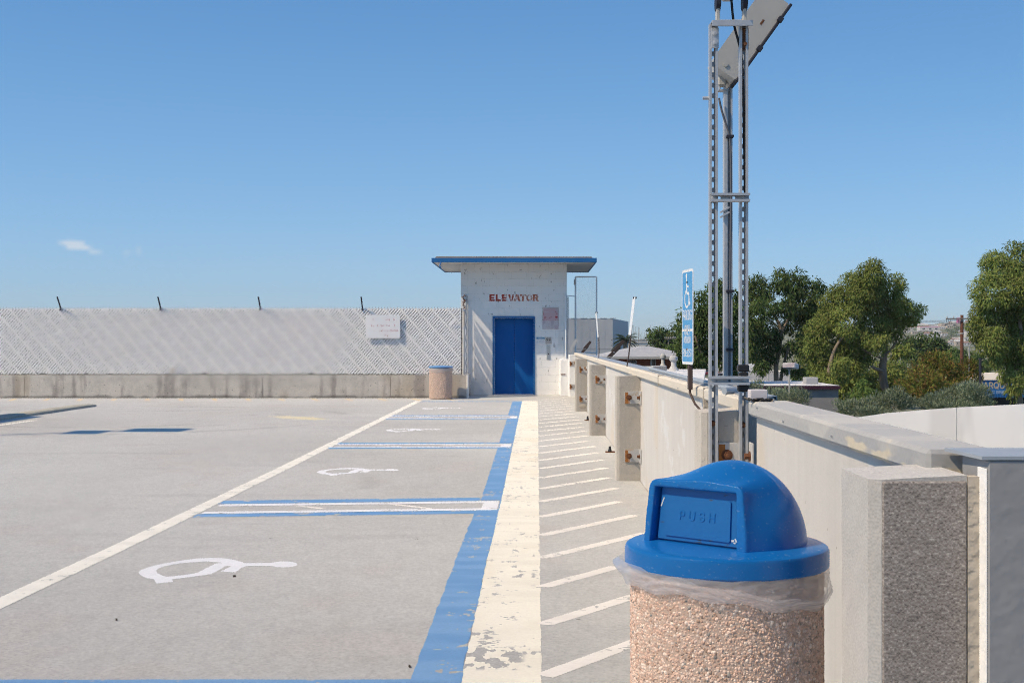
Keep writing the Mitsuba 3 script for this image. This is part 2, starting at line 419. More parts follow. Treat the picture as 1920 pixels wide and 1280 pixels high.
# ground and far things
mat('m_ground', lambda p, n, uv: mix((.07, .085, .05), (.17, .165, .14), fbm(p.x * .03, p.y * .03, 1.0, 5)), .95, .1)
mat('m_street', lambda p, n, uv: mix((.19, .19, .19), (.25, .25, .25), fbm(p.x * .2, p.y * .1, 1.0, 4)), .9, .2)
mat('m_kerb', (.55, .53, .5), .9)
mat('m_corrugated', lambda p, n, uv: mix((.42, .44, .47), (.48, .50, .53), fbm(p.x * .4, p.z * .8, 1.0, 3)), .6, .3)
mat('m_brick', lambda p, n, uv: mix((.26, .075, .045), (.34, .12, .08), cell_rand(dr.floor(p.x * 4.6 + .5 * dr.floor(p.z * 12)), dr.floor(p.z * 12), 1.0)), .9, .2)
mat('m_metal_roof', lambda p, n, uv: mix((.36, .36, .37), (.45, .45, .46), fbm(p.x * .6, p.y * .6, p.z, 3)), .6, .3)
mat('m_flat_roof', lambda p, n, uv: mix((.42, .42, .43), (.58, .58, .59), fbm(p.x * .7, p.y * .7, 2.0, 4)), .9, .2)
mat('m_grey_block', lambda p, n, uv: mix((.25, .245, .25), (.30, .295, .30), fbm(p.x * 2, p.z * 5, 2.0, 3)), .9, .2)
mat('m_maroon', (.06, .018, .038), .6)
mat('m_ramp_white', lambda p, n, uv: mix(mix((.74, .755, .78), (.80, .81, .83), fbm(p.x * .8, p.y * .8, p.z * .8, 4)), (.52, .52, .52), .4 * smoothstep(.55, .75, fbm((p.x + p.y) * 6, p.z * .6, 3.0, 3))), .85, .2)
mat('m_shop_blue', (.03, .16, .42), .5)
mat('m_shop_letter', (.52, .45, .34), .6)
mat('m_shop_letter_small', (.30, .42, .58), .6)
mat('m_beige_roof', (.52, .48, .42), .8)
mat('m_wood_pole', lambda p, n, uv: mix((.14, .06, .04), (.20, .09, .06), fbm(p.x * 6, p.y * 6, p.z * .8, 3)), .9, .2)
mat('m_grey_wood', (.22, .20, .18), .9)
mat('m_house_white', (.60, .58, .55), .8)
mat('m_house_tan', (.45, .38, .31), .8)
mat('m_roof_tile', (.28, .17, .13), .9)
mat('m_magenta', (.55, .10, .30), .7)
mat('m_hill', lambda p, n, uv: mix((.06, .08, .045), (.12, .12, .075), fbm(p.x * .01, p.y * .01, 1.0, 4)), .95, .1)
mat('m_car_white', (.68, .68, .68), .25, .5)
mat('m_car_red', (.42, .02, .03), .25, .5)
mat('m_car_grey', (.22, .23, .25), .25, .5)
mat('m_glass_dark', (.02, .025, .03), .08, .5)
mat('m_tyre', (.02, .02, .02), .9)

# ================================================================== SETTING
structure('ground', sheet(sbox(-1450, -650, 3250, 4450), -7.0), 'm_ground')
deck = structure('parking_deck', box(-46, 1.12, -18, 39.6, -.45, 0.0), 'm_deck')
labels['parking_deck'] = {'kind': 'structure', 'label': 'pale grey concrete roof deck of a parking garage with painted stalls', 'category': 'parking deck'}


def strip(pts, w):
    return LineString(pts).buffer(w / 2, cap_style='flat', join_style='mitre')


def rough_edge(poly, seed, amp=.008, step=.06):
    """painted edges that wander by a few millimetres"""
    out = []
    for g in getattr(poly, 'geoms', [poly]):
        def wander(ring):
            ls = LineString(ring.coords)
            n = max(8, int(ls.length / step))
            pts = np.array([ls.interpolate(i / n, normalized=True).coords[0] for i in range(n)])
            k = np.column_stack([pts * 9, np.full(n, seed * 1.7)])
            dx = (meshkit.fbm(k, 3, seed) - .5) * 2 * amp
            dy = (meshkit.fbm(k + 31, 3, seed) - .5) * 2 * amp
            return pts + np.column_stack([dx, dy])
        p = Polygon(wander(g.exterior), [wander(h) for h in g.interiors]).buffer(0)
        out.append(p)
    return unary_union(out)


Z1, Z2 = .0013, .0026
white_line = strip([(-3.02, 6.2), (-2.96, 9.0), (-2.905, 14.5), (-2.85, 31.7)], .145)
part(deck, 'cream_line', sheet(rough_edge(white_line, 1), Z2), 'm_line_paint', label='long cream line along the outer end of the stalls')
part(deck, 'cream_band', sheet(rough_edge(Polygon([(-.318, 3.6), (-.314, 8.5), (-.300, 12.0), (-.283, 31.7), (.10, 31.7), (.075, 20), (.050, 12), (.03, 3.6)]), 2, .012), Z1), 'm_cream_paint', label='broad cream band with peeling paint')
blue = Polygon([(-.545, 3.8), (-.517, 10), (-.488, 12.0), (-.50, 20), (-.518, 31.5), (-.283, 31.5), (-.300, 12.0), (-.314, 8.5), (-.318, 3.8)])
bands = []
pairs = [(4.35, 5.57, .0), (10.96, 12.08, .10), (17.62, 18.66, .03), (24.25, 25.55, .02)]
for y0, y1, k in pairs:
    bands.append((y0, y1, k))
    dy = (y1 - y0) / 1.12


def skew(y, k):
    return lambda x: y + k * (x + .32)


def bar(ya, yb, k, x0, x1):
    return Polygon([(x0, ya + k * (x0 + .32)), (x1, ya + k * (x1 + .32)), (x1, yb + k * (x1 + .32)), (x0, yb + k * (x0 + .32))])


gaps = unary_union([bar(y0 + .20 * (y1 - y0), y0 + .80 * (y1 - y0), k, -.60, -.31) for y0, y1, k in pairs])
part(deck, 'blue_band', sheet(rough_edge(blue.difference(gaps), 3, .010), Z2), 'm_blue_paint', label='broad blue band beside the cream band')
for i, (y0, y1, k) in enumerate(pairs):
    L, xl = y1 - y0, -2.86 if i else -3.0
    far = rough_edge(bar(y1 - .215 * L, y1, k, xl, -.50), 20 + i, .012)
    near = rough_edge(bar(y0, y0 + .18 * L, k, xl, -.50), 30 + i, .012)
    part(deck, 'blue_stall_line', sheet(far, Z1), 'm_blue_paint')
    part(deck, 'blue_stall_line', sheet(near, Z1), 'm_blue_paint')
    part(deck, 'white_stall_line', sheet(rough_edge(bar(y1 - .37 * L, y1 - .245 * L, k, xl + .04, -.32), 40 + i, .008), Z2), 'm_white_paint')
    part(deck, 'white_stall_line', sheet(rough_edge(bar(y0 + .185 * L, y0 + .30 * L, k, xl + .02, -.32), 50 + i, .008), Z2), 'm_white_paint')
    part(deck, 'white_stall_end', sheet(rough_edge(bar(y0 + .302 * L, y1 - .372 * L, k, -.46, -.32), 60 + i, .008), Z2), 'm_white_paint')
    dg = [rough_edge(strip([(-2.25 + .95 * j, y1 - .38 * L - .06), (-1.85 + .95 * j, y0 + .31 * L - .05)], .06), 70 + i * 5 + j, .02) for j in range(2)]
    part(deck, 'worn_hatch', sheet(unary_union(dg), Z1), 'm_hatch_paint')
part(deck, 'blue_stall_line', sheet(rough_edge(bar(31.25, 31.5, .0, -2.8, -.52), 81, .01), Z1), 'm_blue_paint')


def px_ground(pts, u0=0.0, v0=980.0, s=3.2):
    out = []
    for a, b in pts:
        v = v0 + b / s
        d = EYE * F / (v - 640)
        out.append(((u0 + a / s - 1000.5) / F * d, d))
    return out


wheel_outer = px_ground([(1480, 246), (1440, 232), (1390, 220), (1340, 213), (1270, 211), (1200, 213), (1120, 222), (1050, 232), (985, 243), (930, 255), (885, 268), (850, 280), (832, 295), (842, 308), (862, 320),
                         (890, 330), (925, 333), (943, 360), (1045, 350), (1034, 336), (1150, 322), (1270, 305), (1312, 283), (1350, 260), (1388, 258), (1362, 272), (1325, 290), (1410, 295), (1432, 282), (1446, 270), (1480, 258)])
hole = px_ground([(1330, 240), (1290, 235), (1230, 232), (1150, 237), (1090, 242), (1040, 249), (990, 260), (955, 271), (937, 285), (945, 300), (970, 312), (1000, 321), (1045, 318), (1120, 309), (1185, 298), (1240, 270), (1290, 246)])
stem = px_ground([(1470, 242), (1630, 240), (1630, 258), (1470, 258)])
hc = px_ground([(1618 + 83 * (1 - math.cos(t)), 249 - 17.5 * math.sin(t)) for t in np.linspace(0, 2 * np.pi, 28, endpoint=False)])
isa = unary_union([Polygon(wheel_outer, [hole]).buffer(0), Polygon(stem).buffer(0), Polygon(hc).buffer(0)])
ix, iy = isa.centroid.coords[0]
isa = affinity.translate(isa, -ix, -iy)
for i, (x, y, s) in enumerate(((ix, iy, 1.0), (-2.06, 14.55, .93), (-2.06, 21.3, .93), (-2.08, 28.2, .93))):
    part(deck, 'wheelchair_symbol', sheet(affinity.translate(affinity.scale(isa, s, s * 1.03, origin=(0, 0)), x, y), Z1), 'm_symbol_paint')

for i in range(34):                                           # walkway hatching up to the lift
    y0 = 5.63 + 1.0205 * (i - 2)
    if y0 > 32.2:
        continue
    x0 = .035 + .0019 * y0
    xr = .86 if i % 7 else .80
    for py in (6.67, 13.5, 20.0, 26.9):
        if abs(y0 + 1.4 * .85 - py) < .9:
            xr = .84
    ln = rough_edge(strip([(x0, y0), (xr, y0 + 1.40 * (xr - x0))], .098), 100 + i, .006)
    part(deck, 'hatch_line', sheet(ln, Z1), 'm_hatch_paint')
part(deck, 'yellow_arrow', sheet(rough_edge(Polygon([(-5.22, 25.15), (-4.9, 25.3), (-4.28, 24.85), (-3.86, 24.25), (-4.12, 24.0), (-4.75, 24.45)]), 90, .03), Z1), 'm_faded_yellow', label='faded yellow arrow')
for i in range(15):                                           # faded hatching in front of the fence wall
    x = -14.2 + .85 * i
    part(deck, 'orange_hatch', sheet(rough_edge(strip([(x, 33.0), (x + .36, 31.75)], .11), 120 + i, .02), Z1), 'm_faded_orange')
part(deck, 'cream_line', sheet(rough_edge(strip([(-9.55, 20.0), (-9.3, 23.9)], .11), 140, .01), Z1), 'm_line_paint', label='short cream line by the asphalt berm')
part(deck, 'yellow_kerb_line', sheet(rough_edge(strip([(-1.5, 34.2), (-.1, 34.3)], .12), 141, .03), Z1), 'm_faded_yellow')

# ------------------------------------------------------------------ asphalt berm and the things that throw shadows from the left
berm_pts = []
prof = [(-.38, 0), (-.30, .03), (-.14, .058), (.02, .066), (.13, .060), (.20, .04), (.215, 0)]
ys = np.linspace(18, 29.4, 60)
V, Fc = [], []
for i, y in enumerate(ys):
    s = min(1.0, math.sqrt(max(0.0, (29.4 - y) / .5)))
    for x, z in prof:
        w = .03 * (meshkit.noise(np.array([x * 6, y * 2.3, 1.0])) - .5)
        V.append([-10.12 + x * (.3 + .7 * s) + w, y, z * (.15 + .85 * s) * (1 + .25 * (meshkit.noise(np.array([x * 3, y * 1.7, 9.0])) - .5))])
n = len(prof)
for i in range(len(ys) - 1):
    for j in range(n - 1):
        a = i * n + j
        Fc += [[a, a + 1, a + n + 1], [a, a + n + 1, a + n]]
berm = trimesh.Trimesh(V, Fc, process=False)
berm.invert() if berm.face_normals[:, 2].mean() < 0 else None
thing('asphalt_berm', 'low cream-topped asphalt berm on the deck at the far left', 'berm', mesh=berm, mat='m_asphalt_berm', smooth=True)
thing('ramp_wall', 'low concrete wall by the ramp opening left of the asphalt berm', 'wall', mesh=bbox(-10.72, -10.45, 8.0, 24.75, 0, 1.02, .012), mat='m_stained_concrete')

lp = thing('deck_lamp', 'tall twin floodlight pole standing on the deck left of the view', 'lamp post')
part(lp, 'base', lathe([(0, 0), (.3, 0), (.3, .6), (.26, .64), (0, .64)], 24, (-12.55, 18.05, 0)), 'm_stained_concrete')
part(lp, 'pole', tube([(-12.55, 18.05, .6), (-12.55, 18.05, 8.0)], [.075, .05], 12), 'm_galvanised', smooth=40)
for zc, wx, wy in ((7.55, .95, .75), (6.35, .55, .75)):
    part(lp, 'lamp_head', bbox(-12.55 - wx / 2, -12.55 + wx / 2, 18.05 - wy / 2, 18.05 + wy / 2, zc - .07, zc + .07, .02), 'm_lamp_housing')

# ------------------------------------------------------------------ stained wall and slatted fence
FY = 33.3                                                     # front face of the low wall
fw = thing('fence_wall', 'low stained concrete wall under the white slatted fence', 'wall')
edges = [-20.0, -17.35, -13.25, -7.05, -3.72, -1.74]
for a, b in zip(edges[:-1], edges[1:]):
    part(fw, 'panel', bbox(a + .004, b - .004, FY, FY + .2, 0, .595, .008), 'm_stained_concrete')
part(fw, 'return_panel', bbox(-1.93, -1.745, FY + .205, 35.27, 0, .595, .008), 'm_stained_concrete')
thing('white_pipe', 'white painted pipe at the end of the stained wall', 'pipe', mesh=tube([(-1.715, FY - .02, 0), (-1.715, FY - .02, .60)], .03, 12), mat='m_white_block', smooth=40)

TAN = 1.12
ang = math.atan(TAN)
PITCH, SW = .0816, .0432
zb, zt = .618, 2.335
fence = thing('slatted_fence', 'chain-link fence filled with white diagonal privacy slats', 'fence')
H = zt - zb
slat_len = H / math.sin(ang)


def clipped_slat(xb, sgn, w, x_lo, x_hi, th, z0=zb, z1=zt):
    """a diagonal slat in the xz plane, cut to the fence's outline; xz polygon -> thin prism"""
    h = zt - zb
    dx = h / TAN * sgn
    d = np.array([dx, h]) / math.hypot(dx, h)
    nrm = np.array([-d[1], d[0]]) * w / 2
    a, b = np.array([xb, zb]) - d * .06, np.array([xb + dx, zt]) + d * .06
    pl = Polygon([a + nrm, b + nrm, b - nrm, a - nrm]).intersection(sbox(x_lo, z0, x_hi, z1))
    return pl


r2 = np.random.default_rng(3)
full = None
for i in range(260):
    xb = -3.4 - H / TAN + 1.52 - .0 - PITCH * (i - 22)
    xb = -1.905 - PITCH * i + 0.0
    lo, hi = -19.5, -1.905
    off = .001 * (r2.random() - .5)
    ztop = zt + .012 * r2.random()
    z0 = zb + (.012 * r2.random() if r2.random() < .85 else .05 * r2.random())
    pl = clipped_slat(xb + off, 1, SW * (1 + .03 * (r2.random() - .5)), lo, hi, .006, z0, ztop)
    if pl.is_empty or pl.area < 2e-4:
        continue
    m = front(extrude(pl, .007), 0, FY + .105 + .004 * r2.random(), 0)
    # slats sit slightly rolled in the mesh: the upper edge leans back
    v = m.vertices.copy()
    mid = (v[:, 0] - xb) * math.sin(ang) - (v[:, 2] - zb) * math.cos(ang)
    v[:, 1] -= mid * (.06 + .05 * r2.random())
    m.vertices = v
    part(fence, 'slat', m, 'm_slat' if r2.random() < .6 else 'm_slat_dusty')
for i in range(52):                                           # the crossing strips, one every six meshes
    xb = -1.905 + H / TAN - .408 * i + .05
    pl = clipped_slat(xb, -1, .040, -19.5, -1.905, .006)
    if pl.is_empty or pl.area < 2e-4:
        continue
    part(fence, 'cross_strip', front(extrude(pl, .006), 0, FY + .080, 0), 'm_strip')
part(fence, 'windscreen', box(-19.5, -1.92, FY + .16, FY + .162, zb + .01, zt - .03), 'm_windscreen')
tips = []
for i in range(262):
    x = -1.93 - PITCH * i
    tips.append(tube([(x - .012, FY + .10, zt - .03), (x + .004, FY + .10, zt + .035)], .0035, 4))
    tips.append(tube([(x + .016, FY + .10, zt - .03), (x, FY + .10, zt + .03)], .0035, 4))
part(fence, 'wire_tips', cat(tips), 'm_wire', kind='stuff')
part(fence, 'top_wire', tube([(-19.5, FY + .125, zt - .02), (-1.9, FY + .125, zt - .02)], .006, 6), 'm_wire')
part(fence, 'bottom_wire', tube([(-19.5, FY + .12, zb - .008), (-1.9, FY + .12, zb - .008)], .008, 6), 'm_dark_arm')
for u in (-84, 105, 293, 480.5, 672.5):
    x = (u + 6 - 1000.5) / F * FY
    part(fence, 'post', tube([(x, FY + .2, .5), (x, FY + .2, zt - .02)], .03, 10), 'm_wire', smooth=40)
    part(fence, 'barbed_wire_arm', cat(bbox(x - .018, x + .018, FY + .06, FY + .2, zt - .06, zt - .01, .004),
                                       frame(bbox(-.017, .017, -.012, .012, 0, .40, .004), [1, 0, 0], [0, math.cos(.72), math.sin(.72)], [0, -math.sin(.72), math.cos(.72)], [x, FY + .12, zt - .01])), 'm_dark_arm')
# loose and bent slats, debris caught in the mesh
for u, v, L in ((318, 690, .3), (205, 700, .18), (105, 628, .2), (866, 606, .0), (842, 610, .25)):
    if L:
        p = AT(u, v, FY)
        part(fence, 'bent_slat', frame(bbox(-.014, .014, -.003, .003, 0, L, .001), [math.sin(ang), 0, -math.cos(ang)], [0, 1, 0], [math.cos(ang), -.25, math.sin(ang)], [p[0], FY + .07, p[2]]), 'm_slat')
p = AT(323, 694, FY)
thing('cardboard_scrap', 'small tan scrap caught at the foot of the slatted fence', 'scrap', mesh=frame(bbox(-.05, .05, -.004, .004, -.07, .07, .002), [.8, 0, -.6], [0, 1, 0], [.6, -.1, .8], [p[0], FY + .06, p[2]]), mat='m_beige_plate')

# the fence turns the corner to the lift
rf = thing('return_fence', 'short slatted fence running back from the corner to the elevator wall', 'fence')
y_lo, y_hi = FY + .12, 35.17
for i in range(60):
    yb = y_hi - PITCH * i
    pl = clipped_slat(yb, 1, .036 + .009 * r2.random(), y_lo, y_hi, .006)
    if pl.is_empty or pl.area < 2e-4 or i in (8, 12, 18, 24):
        continue
    m = frame(extrude(pl, .006), [0, 1, 0], [0, 0, 1], [1, 0, 0], [-1.85, 0, 0])
    part(rf, 'slat', m, 'm_slat')
part(rf, 'end_post', tube([(-1.85, 35.225, .55), (-1.85, 35.225, 2.75)], .03, 10), 'm_wire', smooth=40)
cp = thing('corner_post', 'weathered clamped corner post at the right end of the slatted fence', 'post')
cx, cy = (869.6 - 1000.5) / F * FY, FY + .1
part(cp, 'post', tube([(cx, cy, .58), (cx, cy, 2.2)], .034, 14), 'm_pale_metal', smooth=40)
part(cp, 'rusty_section', tube([(cx, cy, 1.88), (cx, cy, 2.25)], .037, 14), 'm_beige_plate', smooth=40)
for z in (.66, .73, 1.10, 1.50, 1.82, 2.28):
    part(cp, 'clamp', tube([(cx, cy, z - .022), (cx, cy, z + .022)], .044, 14), 'm_galvanised', smooth=40)
part(cp, 'thin_post', tube([(cx - .062, cy - .02, .6), (cx - .062, cy - .02, 2.34)], .011, 8), 'm_dark_arm')
tw = [(cx + .035 * math.cos(t * 2.1) * (1 - .3 * t / 9), cy + .035 * math.sin(t * 2.1), 2.22 + .053 * t) for t in np.linspace(0, 9, 50)]
tw2 = [(cx + .03 * math.cos(t * 1.7 + 2), cy + .03 * math.sin(t * 1.7 + 2), 2.2 + .05 * t) for t in np.linspace(0, 9, 50)]
part(cp, 'twisted_wire', cat(tube(tw, .009, 6), tube(tw2, .011, 6), tube([(cx - .07, cy, 2.62), (cx + .06, cy, 2.66)], .008, 6), tube([(cx - .05, cy, 2.5), (cx + .07, cy - .03, 2.55)], .008, 6)), 'm_rust')
vine = [(cx + .055 + .012 * math.sin(z * 19), cy + .02, z) for z in np.linspace(.62, 2.3, 60)]
part(cp, 'wire_edge', tube(vine, .009, 5), 'm_galvanised')

# white sign on the fence
ws = thing('faded_sign', 'white fence sign with almost vanished red lettering', 'sign')
sx0, sx1, sz0, sz1 = -4.365, -3.475, 1.555, 2.155
part(ws, 'plate', bbox(sx0, sx1, FY + .02, FY + .045, sz0, sz1, .004), 'm_sign_white')
r3 = np.random.default_rng(11)
marks = []
for row, (zz, xs) in enumerate(((.09, [.2, .58, .61, .64, .69, .80, .83]), (.25, [.15, .22, .34, .42, .445, .47, .50, .60, .66, .69, .83]), (.38, [.23, .40, .44, .47, .55, .58, .62, .64, .70, .74, .77, .80, .83, .86, .90, .93]), (.50, [.55, .58, .63]))):
    for xf in xs:
        h = .03 + .02 * r3.random()
        x = sx0 + xf * (sx1 - sx0)
        z = sz1 - zz - .02 * r3.random()
        marks.append(box(x, x + .008 + .006 * r3.random(), FY + .0185, FY + .0205, z - h, z))
        if r3.random() < .5:
            marks.append(box(x, x + .025, FY + .0188, FY + .0208, z - .008, z))
part(ws, 'lettering', cat(marks), 'm_sign_red', kind='stuff')

# ------------------------------------------------------------------ elevator building
EY = 35.28
S = F / EY
ex = lambda u: (u - 1000.5) / S
ez = lambda v: EYE - (v - 640) / S
eb = thing('elevator_building', 'small white block building with blue door, flat overhanging roof and red lettering', 'building')
X0, X1, ZS = ex(864), ex(1063), 3.60
DX0, DX1, DZ = ex(927.5), ex(1000), ez(596.5)              # clear door opening
REC = .28
core = cat(box(X0 + .004, DX0, EY + .012, EY + REC, 0, ZS), box(DX1, X1 - .004, EY + .012, EY + REC, 0, ZS), box(DX0, DX1, EY + .012, EY + REC, DZ, ZS), box(X0 + .004, X1 - .004, EY + REC + .04, 38.7, 0, ZS))
wall = part(eb, 'wall', core, 'm_white_joint')
CW, CH, J = .4065, .2034, .004
r4 = np.random.default_rng(5)
k = 0
blocks = 0
for c in range(18):
    z0, z1 = ZS - (c + 1) * CH, ZS - c * CH
    if z1 < .03:
        break
    z0 = max(z0, 0.0)
    x = X0 - (CW / 2 if c % 2 else 0) + (-.02)
    while x < X1:
        a, b = max(x, X0), min(x + CW, X1)
        x += CW
        if b - a < .03:
            continue
        pieces = [(a, b, z0, z1)]
        if z0 < ez(593) - .01 and b > ex(923.8) and a < ex(1003):
            pieces = []
            if a < ex(923.8) - .03: pieces.append((a, ex(923.8), z0, z1))
            if b > ex(1003) + .03: pieces.append((ex(1003), b, z0, z1))
            if z1 > ez(593) + .03: pieces.append((max(a, ex(923.8)), min(b, ex(1003)), ez(593), z1))
        for (pa, pb, pz0, pz1) in pieces:
            q = .0035 * r4.random()
            part(wall, 'block', bbox(pa + J / 2, pb - J / 2, EY + q, EY + .05, pz0 + J / 2, pz1 - J / 2, .004), 'm_white_block')
fr = part(eb, 'door_frame', cat(bbox(ex(923.8) + .002, DX0, EY - .03, EY + .26, 0, DZ, .004), bbox(DX1, ex(1003) - .002, EY - .03, EY + .26, 0, DZ, .004), bbox(ex(923.8) + .002, ex(1003) - .002, EY - .03, EY + .26, DZ + .0005, ez(593) - .002, .004)), 'm_trim_blue')
mid = ex(963.8)
for a, b in ((DX0 + .003, mid - .003), (mid + .003, DX1 - .003)):
    part(eb, 'door_leaf', bbox(a, b, EY + REC - .03, EY + REC + .02, .01, DZ - .004, .004), 'm_door_blue')
part(eb, 'threshold', bbox(DX0 - .02, DX1 + .02, EY - .10, EY + REC - .03, .0, .012, .003), 'm_galvanised')
# roof
RX0, RX1, RY0, RY1 = -2.73, 1.69, 34.22, 39.3
roof = part(eb, 'roof', cat(box(RX0 + .03, RX1 - .03, RY0 + .03, RY1 - .03, 3.602, 3.69)), 'm_soffit')
part(roof, 'fascia', cat(bbox(RX0, RX1, RY0, RY0 + .03, 3.585, 3.70, .004), bbox(RX0, RX0 + .03, RY0 + .031, RY1 - .031, 3.585, 3.70, .004), bbox(RX1 - .03, RX1, RY0 + .031, RY1 - .031, 3.585, 3.70, .004), bbox(RX0, RX1, RY1 - .03, RY1, 3.585, 3.70, .004)), 'm_trim_blue')
v = np.array([[RX0 + .08, RY0 + .1, 3.70], [RX1 - .1, RY0 + .1, 3.70], [RX1 - .1, RY1 - .1, 3.70], [RX0 + .08, RY1 - .1, 3.70], [RX0 + .12, RY0 + .15, 3.752], [RX1 - .14, RY0 + .15, 3.745], [RX1 - .14, RY1 - .15, 3.80], [RX0 + .12, RY1 - .15, 3.80]])
part(roof, 'roofing', trimesh.convex.convex_hull(v), 'm_roofing')
part(roof, 'gutter_hook', tube([(RX0 + .25, RY0 + .02, 3.60), (RX0 + .22, RY0 - .02, 3.48), (RX0 + .26, RY0 - .02, 3.44)], .02, 8), 'm_trim_blue')
# stencilled lettering
LH, ST = .185, .052


def letter(ch):
    w = .145
    B = lambda x0, y0, x1, y1: sbox(x0, y0, x1, y1)
    g = .012
    if ch == 'E':
        return unary_union([B(0, 0, ST, LH), B(ST, 0, w, .045), B(ST, LH - .042, w, LH), B(ST, .072, w - .012, .112)])
    if ch == 'L':
        return unary_union([B(0, 0, ST, LH), B(ST, 0, w - .01, .045)])
    if ch == 'V':
        p = Polygon([(0, LH), (.055, LH), (.09, .06), (.125, LH), (.18, LH), (.118, 0), (.062, 0)])
        return p.difference(sbox(.084, 0, .096, .09))
    if ch == 'A':
        p = Polygon([(0, 0), (.06, LH), (.125, LH), (.185, 0), (.13, 0), (.118, .04), (.067, .04), (.055, 0)], [[(.078, .078), (.107, .078), (.0925, .135)]])
        return p.difference(sbox(.087, .02, .098, .2))
    if ch == 'T':
        return unary_union([B(0, LH - .045, .16, LH), B(.054, 0, .106, LH - .045)]).difference(sbox(.054, LH - .06, .064, LH))
    if ch == 'O':
        o = affinity.scale(Point(.085, LH / 2).buffer(1, 24), .085, LH / 2)
        i = affinity.scale(Point(.085, LH / 2).buffer(1, 24), .038, LH / 2 - .042)
        return o.difference(i).difference(sbox(.079, 0, .091, LH))
    if ch == 'R':
        p = unary_union([B(0, 0, ST, LH), affinity.scale(Point(.085, LH - .053).buffer(1, 20), .07, .053), B(ST - .01, LH - .106, .085, LH), Polygon([(.07, .085), (.12, .085), (.165, -.012), (.11, -.005)])])
        return p.difference(affinity.scale(Point(.082, LH - .053).buffer(1, 16), .027, .016))


x = ex(917.6)
for ch, adv in zip('ELEVATOR', (.178, .165, .172, .155, .175, .165, .187, .16)):
    part(eb, 'stencil_letter', front(extrude(letter(ch), .0015), x, EY - .001, ez(564.4)), 'm_red_letter')
    x += adv
# signs beside the door
sg = thing('faded_rule_sign', 'faded pink sign with red marks right of the elevator door', 'sign')
a, b, z0, z1 = ex(1016.8), ex(1047.7), ez(617.3), ez(576)
part(sg, 'plate', bbox(a, b, EY - .015, EY - .002, z0, z1, .002), 'm_faded_sign')
part(sg, 'border', cat(box(a + .004, a + .016, EY - .0175, EY - .0152, z0 + .26, z1 - .005), box(b - .016, b - .004, EY - .0175, EY - .0152, z0 + .15, z1 - .005), box(a + .016, b - .016, EY - .0175, EY - .0152, z1 - .017, z1 - .005)), 'm_beige_plate')
W = b - a
part(sg, 'pink_panel', cat(box(a + .02, b - .02, EY - .0172, EY - .0152, z1 - .37, z1 - .13), box(a + .03, b - .08, EY - .0172, EY - .0152, z1 - .115, z1 - .03)), 'm_sign_pink')
rm = []
oval = affinity.scale(Point(0, 0).buffer(1, 16), .038, .03)
rm.append(front(extrude(oval, .002), b - .065, EY - .0175, z1 - .27))
for (fx, fz, w_, h_, t_) in ((.07, .29, .07, .016, .5), (.06, .26, .05, .014, -.3), (.21, .28, .05, .02, .9), (.235, .262, .018, .018, 0), (.37, .13, .055, .013, -.5), (.38, .19, .05, .01, 0), (.03, .145, .03, .012, 0), (.03, .345, .08, .012, .1), (.11, .34, .016, .016, 0), (.36, .345, .012, .012, 0), (.03, .19, .012, .03, 0), (.41, .34, .014, .02, 0)):
    pl = affinity.rotate(sbox(-w_ / 2, -h_ / 2, w_ / 2, h_ / 2), math.degrees(t_))
    rm.append(front(extrude(pl, .002), a + fx + .01, EY - .0175, z1 - fz))
part(sg, 'red_marks', cat(rm), 'm_sign_red', kind='stuff')
tx = meshkit.text_mesh('ATTENTION', .045, .001)
tx.apply_translation([-tx.bounds[:, 0].mean(), 0, 0])
part(sg, 'lettering', front(tx, (a + b) / 2, EY - .0155, z1 - .445), 'm_sign_faint')
part(sg, 'text_line', cat([box(a + .1 + .01 * i, b - .08 - .013 * i, EY - .0165, EY - .0152, z0 + .135 - .035 * i, z0 + .143 - .035 * i) for i in range(4)]), 'm_sign_faint')

nt = thing('notice_sign', 'small white notice with blue header right of the elevator door', 'sign')
a, b, z0, z1 = ex(1005.8), ex(1021.3), ez(644.6), ez(631.9)
part(nt, 'plate', bbox(a, b, EY - .010, EY - .002, z0, z1, .002), 'm_sign_white')
part(nt, 'header', box(a + .003, b - .003, EY - .012, EY - .0102, z1 - .052, z1 - .003), 'm_sign_navy')
tx = meshkit.text_mesh('NOTICE', .028, .0012)
tx.apply_translation([-tx.bounds[:, 0].mean(), 0, 0])
part(nt, 'lettering', front(tx, (a + b) / 2, EY - .0122, z1 - .041), 'm_lettering')
part(nt, 'text_block', cat(box(a + .018, a + .085, EY - .0112, EY - .0102, z0 + .045, z0 + .052), box(a + .018, a + .085, EY - .0112, EY - .0102, z0 + .105, z0 + .112), box(a + .018, a + .025, EY - .0112, EY - .0102, z0 + .0521, z0 + .1049), box(a + .078, a + .085, EY - .0112, EY - .0102, z0 + .0521, z0 + .1049), [box(a + .11, b - .01, EY - .0112, EY - .0102, z0 + .04 + .024 * i, z0 + .048 + .024 * i) for i in range(4)], box(a + .012, a + .19, EY - .0112, EY - .0102, z0 + .012, z0 + .018)), 'm_conduit')
pg = thing('pictogram_sign', 'small beige sign with dark figures above the call panel', 'sign')
a, b = ex(1022.6), ex(1034)
part(pg, 'plate', bbox(a, b, EY - .012, EY - .002, z0 - .0, z1, .002), 'm_beige_plate')
fig = [front(extrude(affinity.rotate(sbox(-w_ / 2, -h_ / 2, w_ / 2, h_ / 2), t_), .0015), a + fx, EY - .0122, z1 - fz)
       for fx, fz, w_, h_, t_ in ((.055, .03, .018, .02, 0), (.05, .055, .012, .04, 20), (.035, .05, .035, .01, 30), (.06, .08, .04, .012, -35), (.04, .09, .045, .010, 10), (.125, .045, .016, .05, 0), (.125, .08, .04, .022, 45), (.11, .07, .025, .012, -30))]
part(pg, 'figures', cat(fig), 'm_dark')
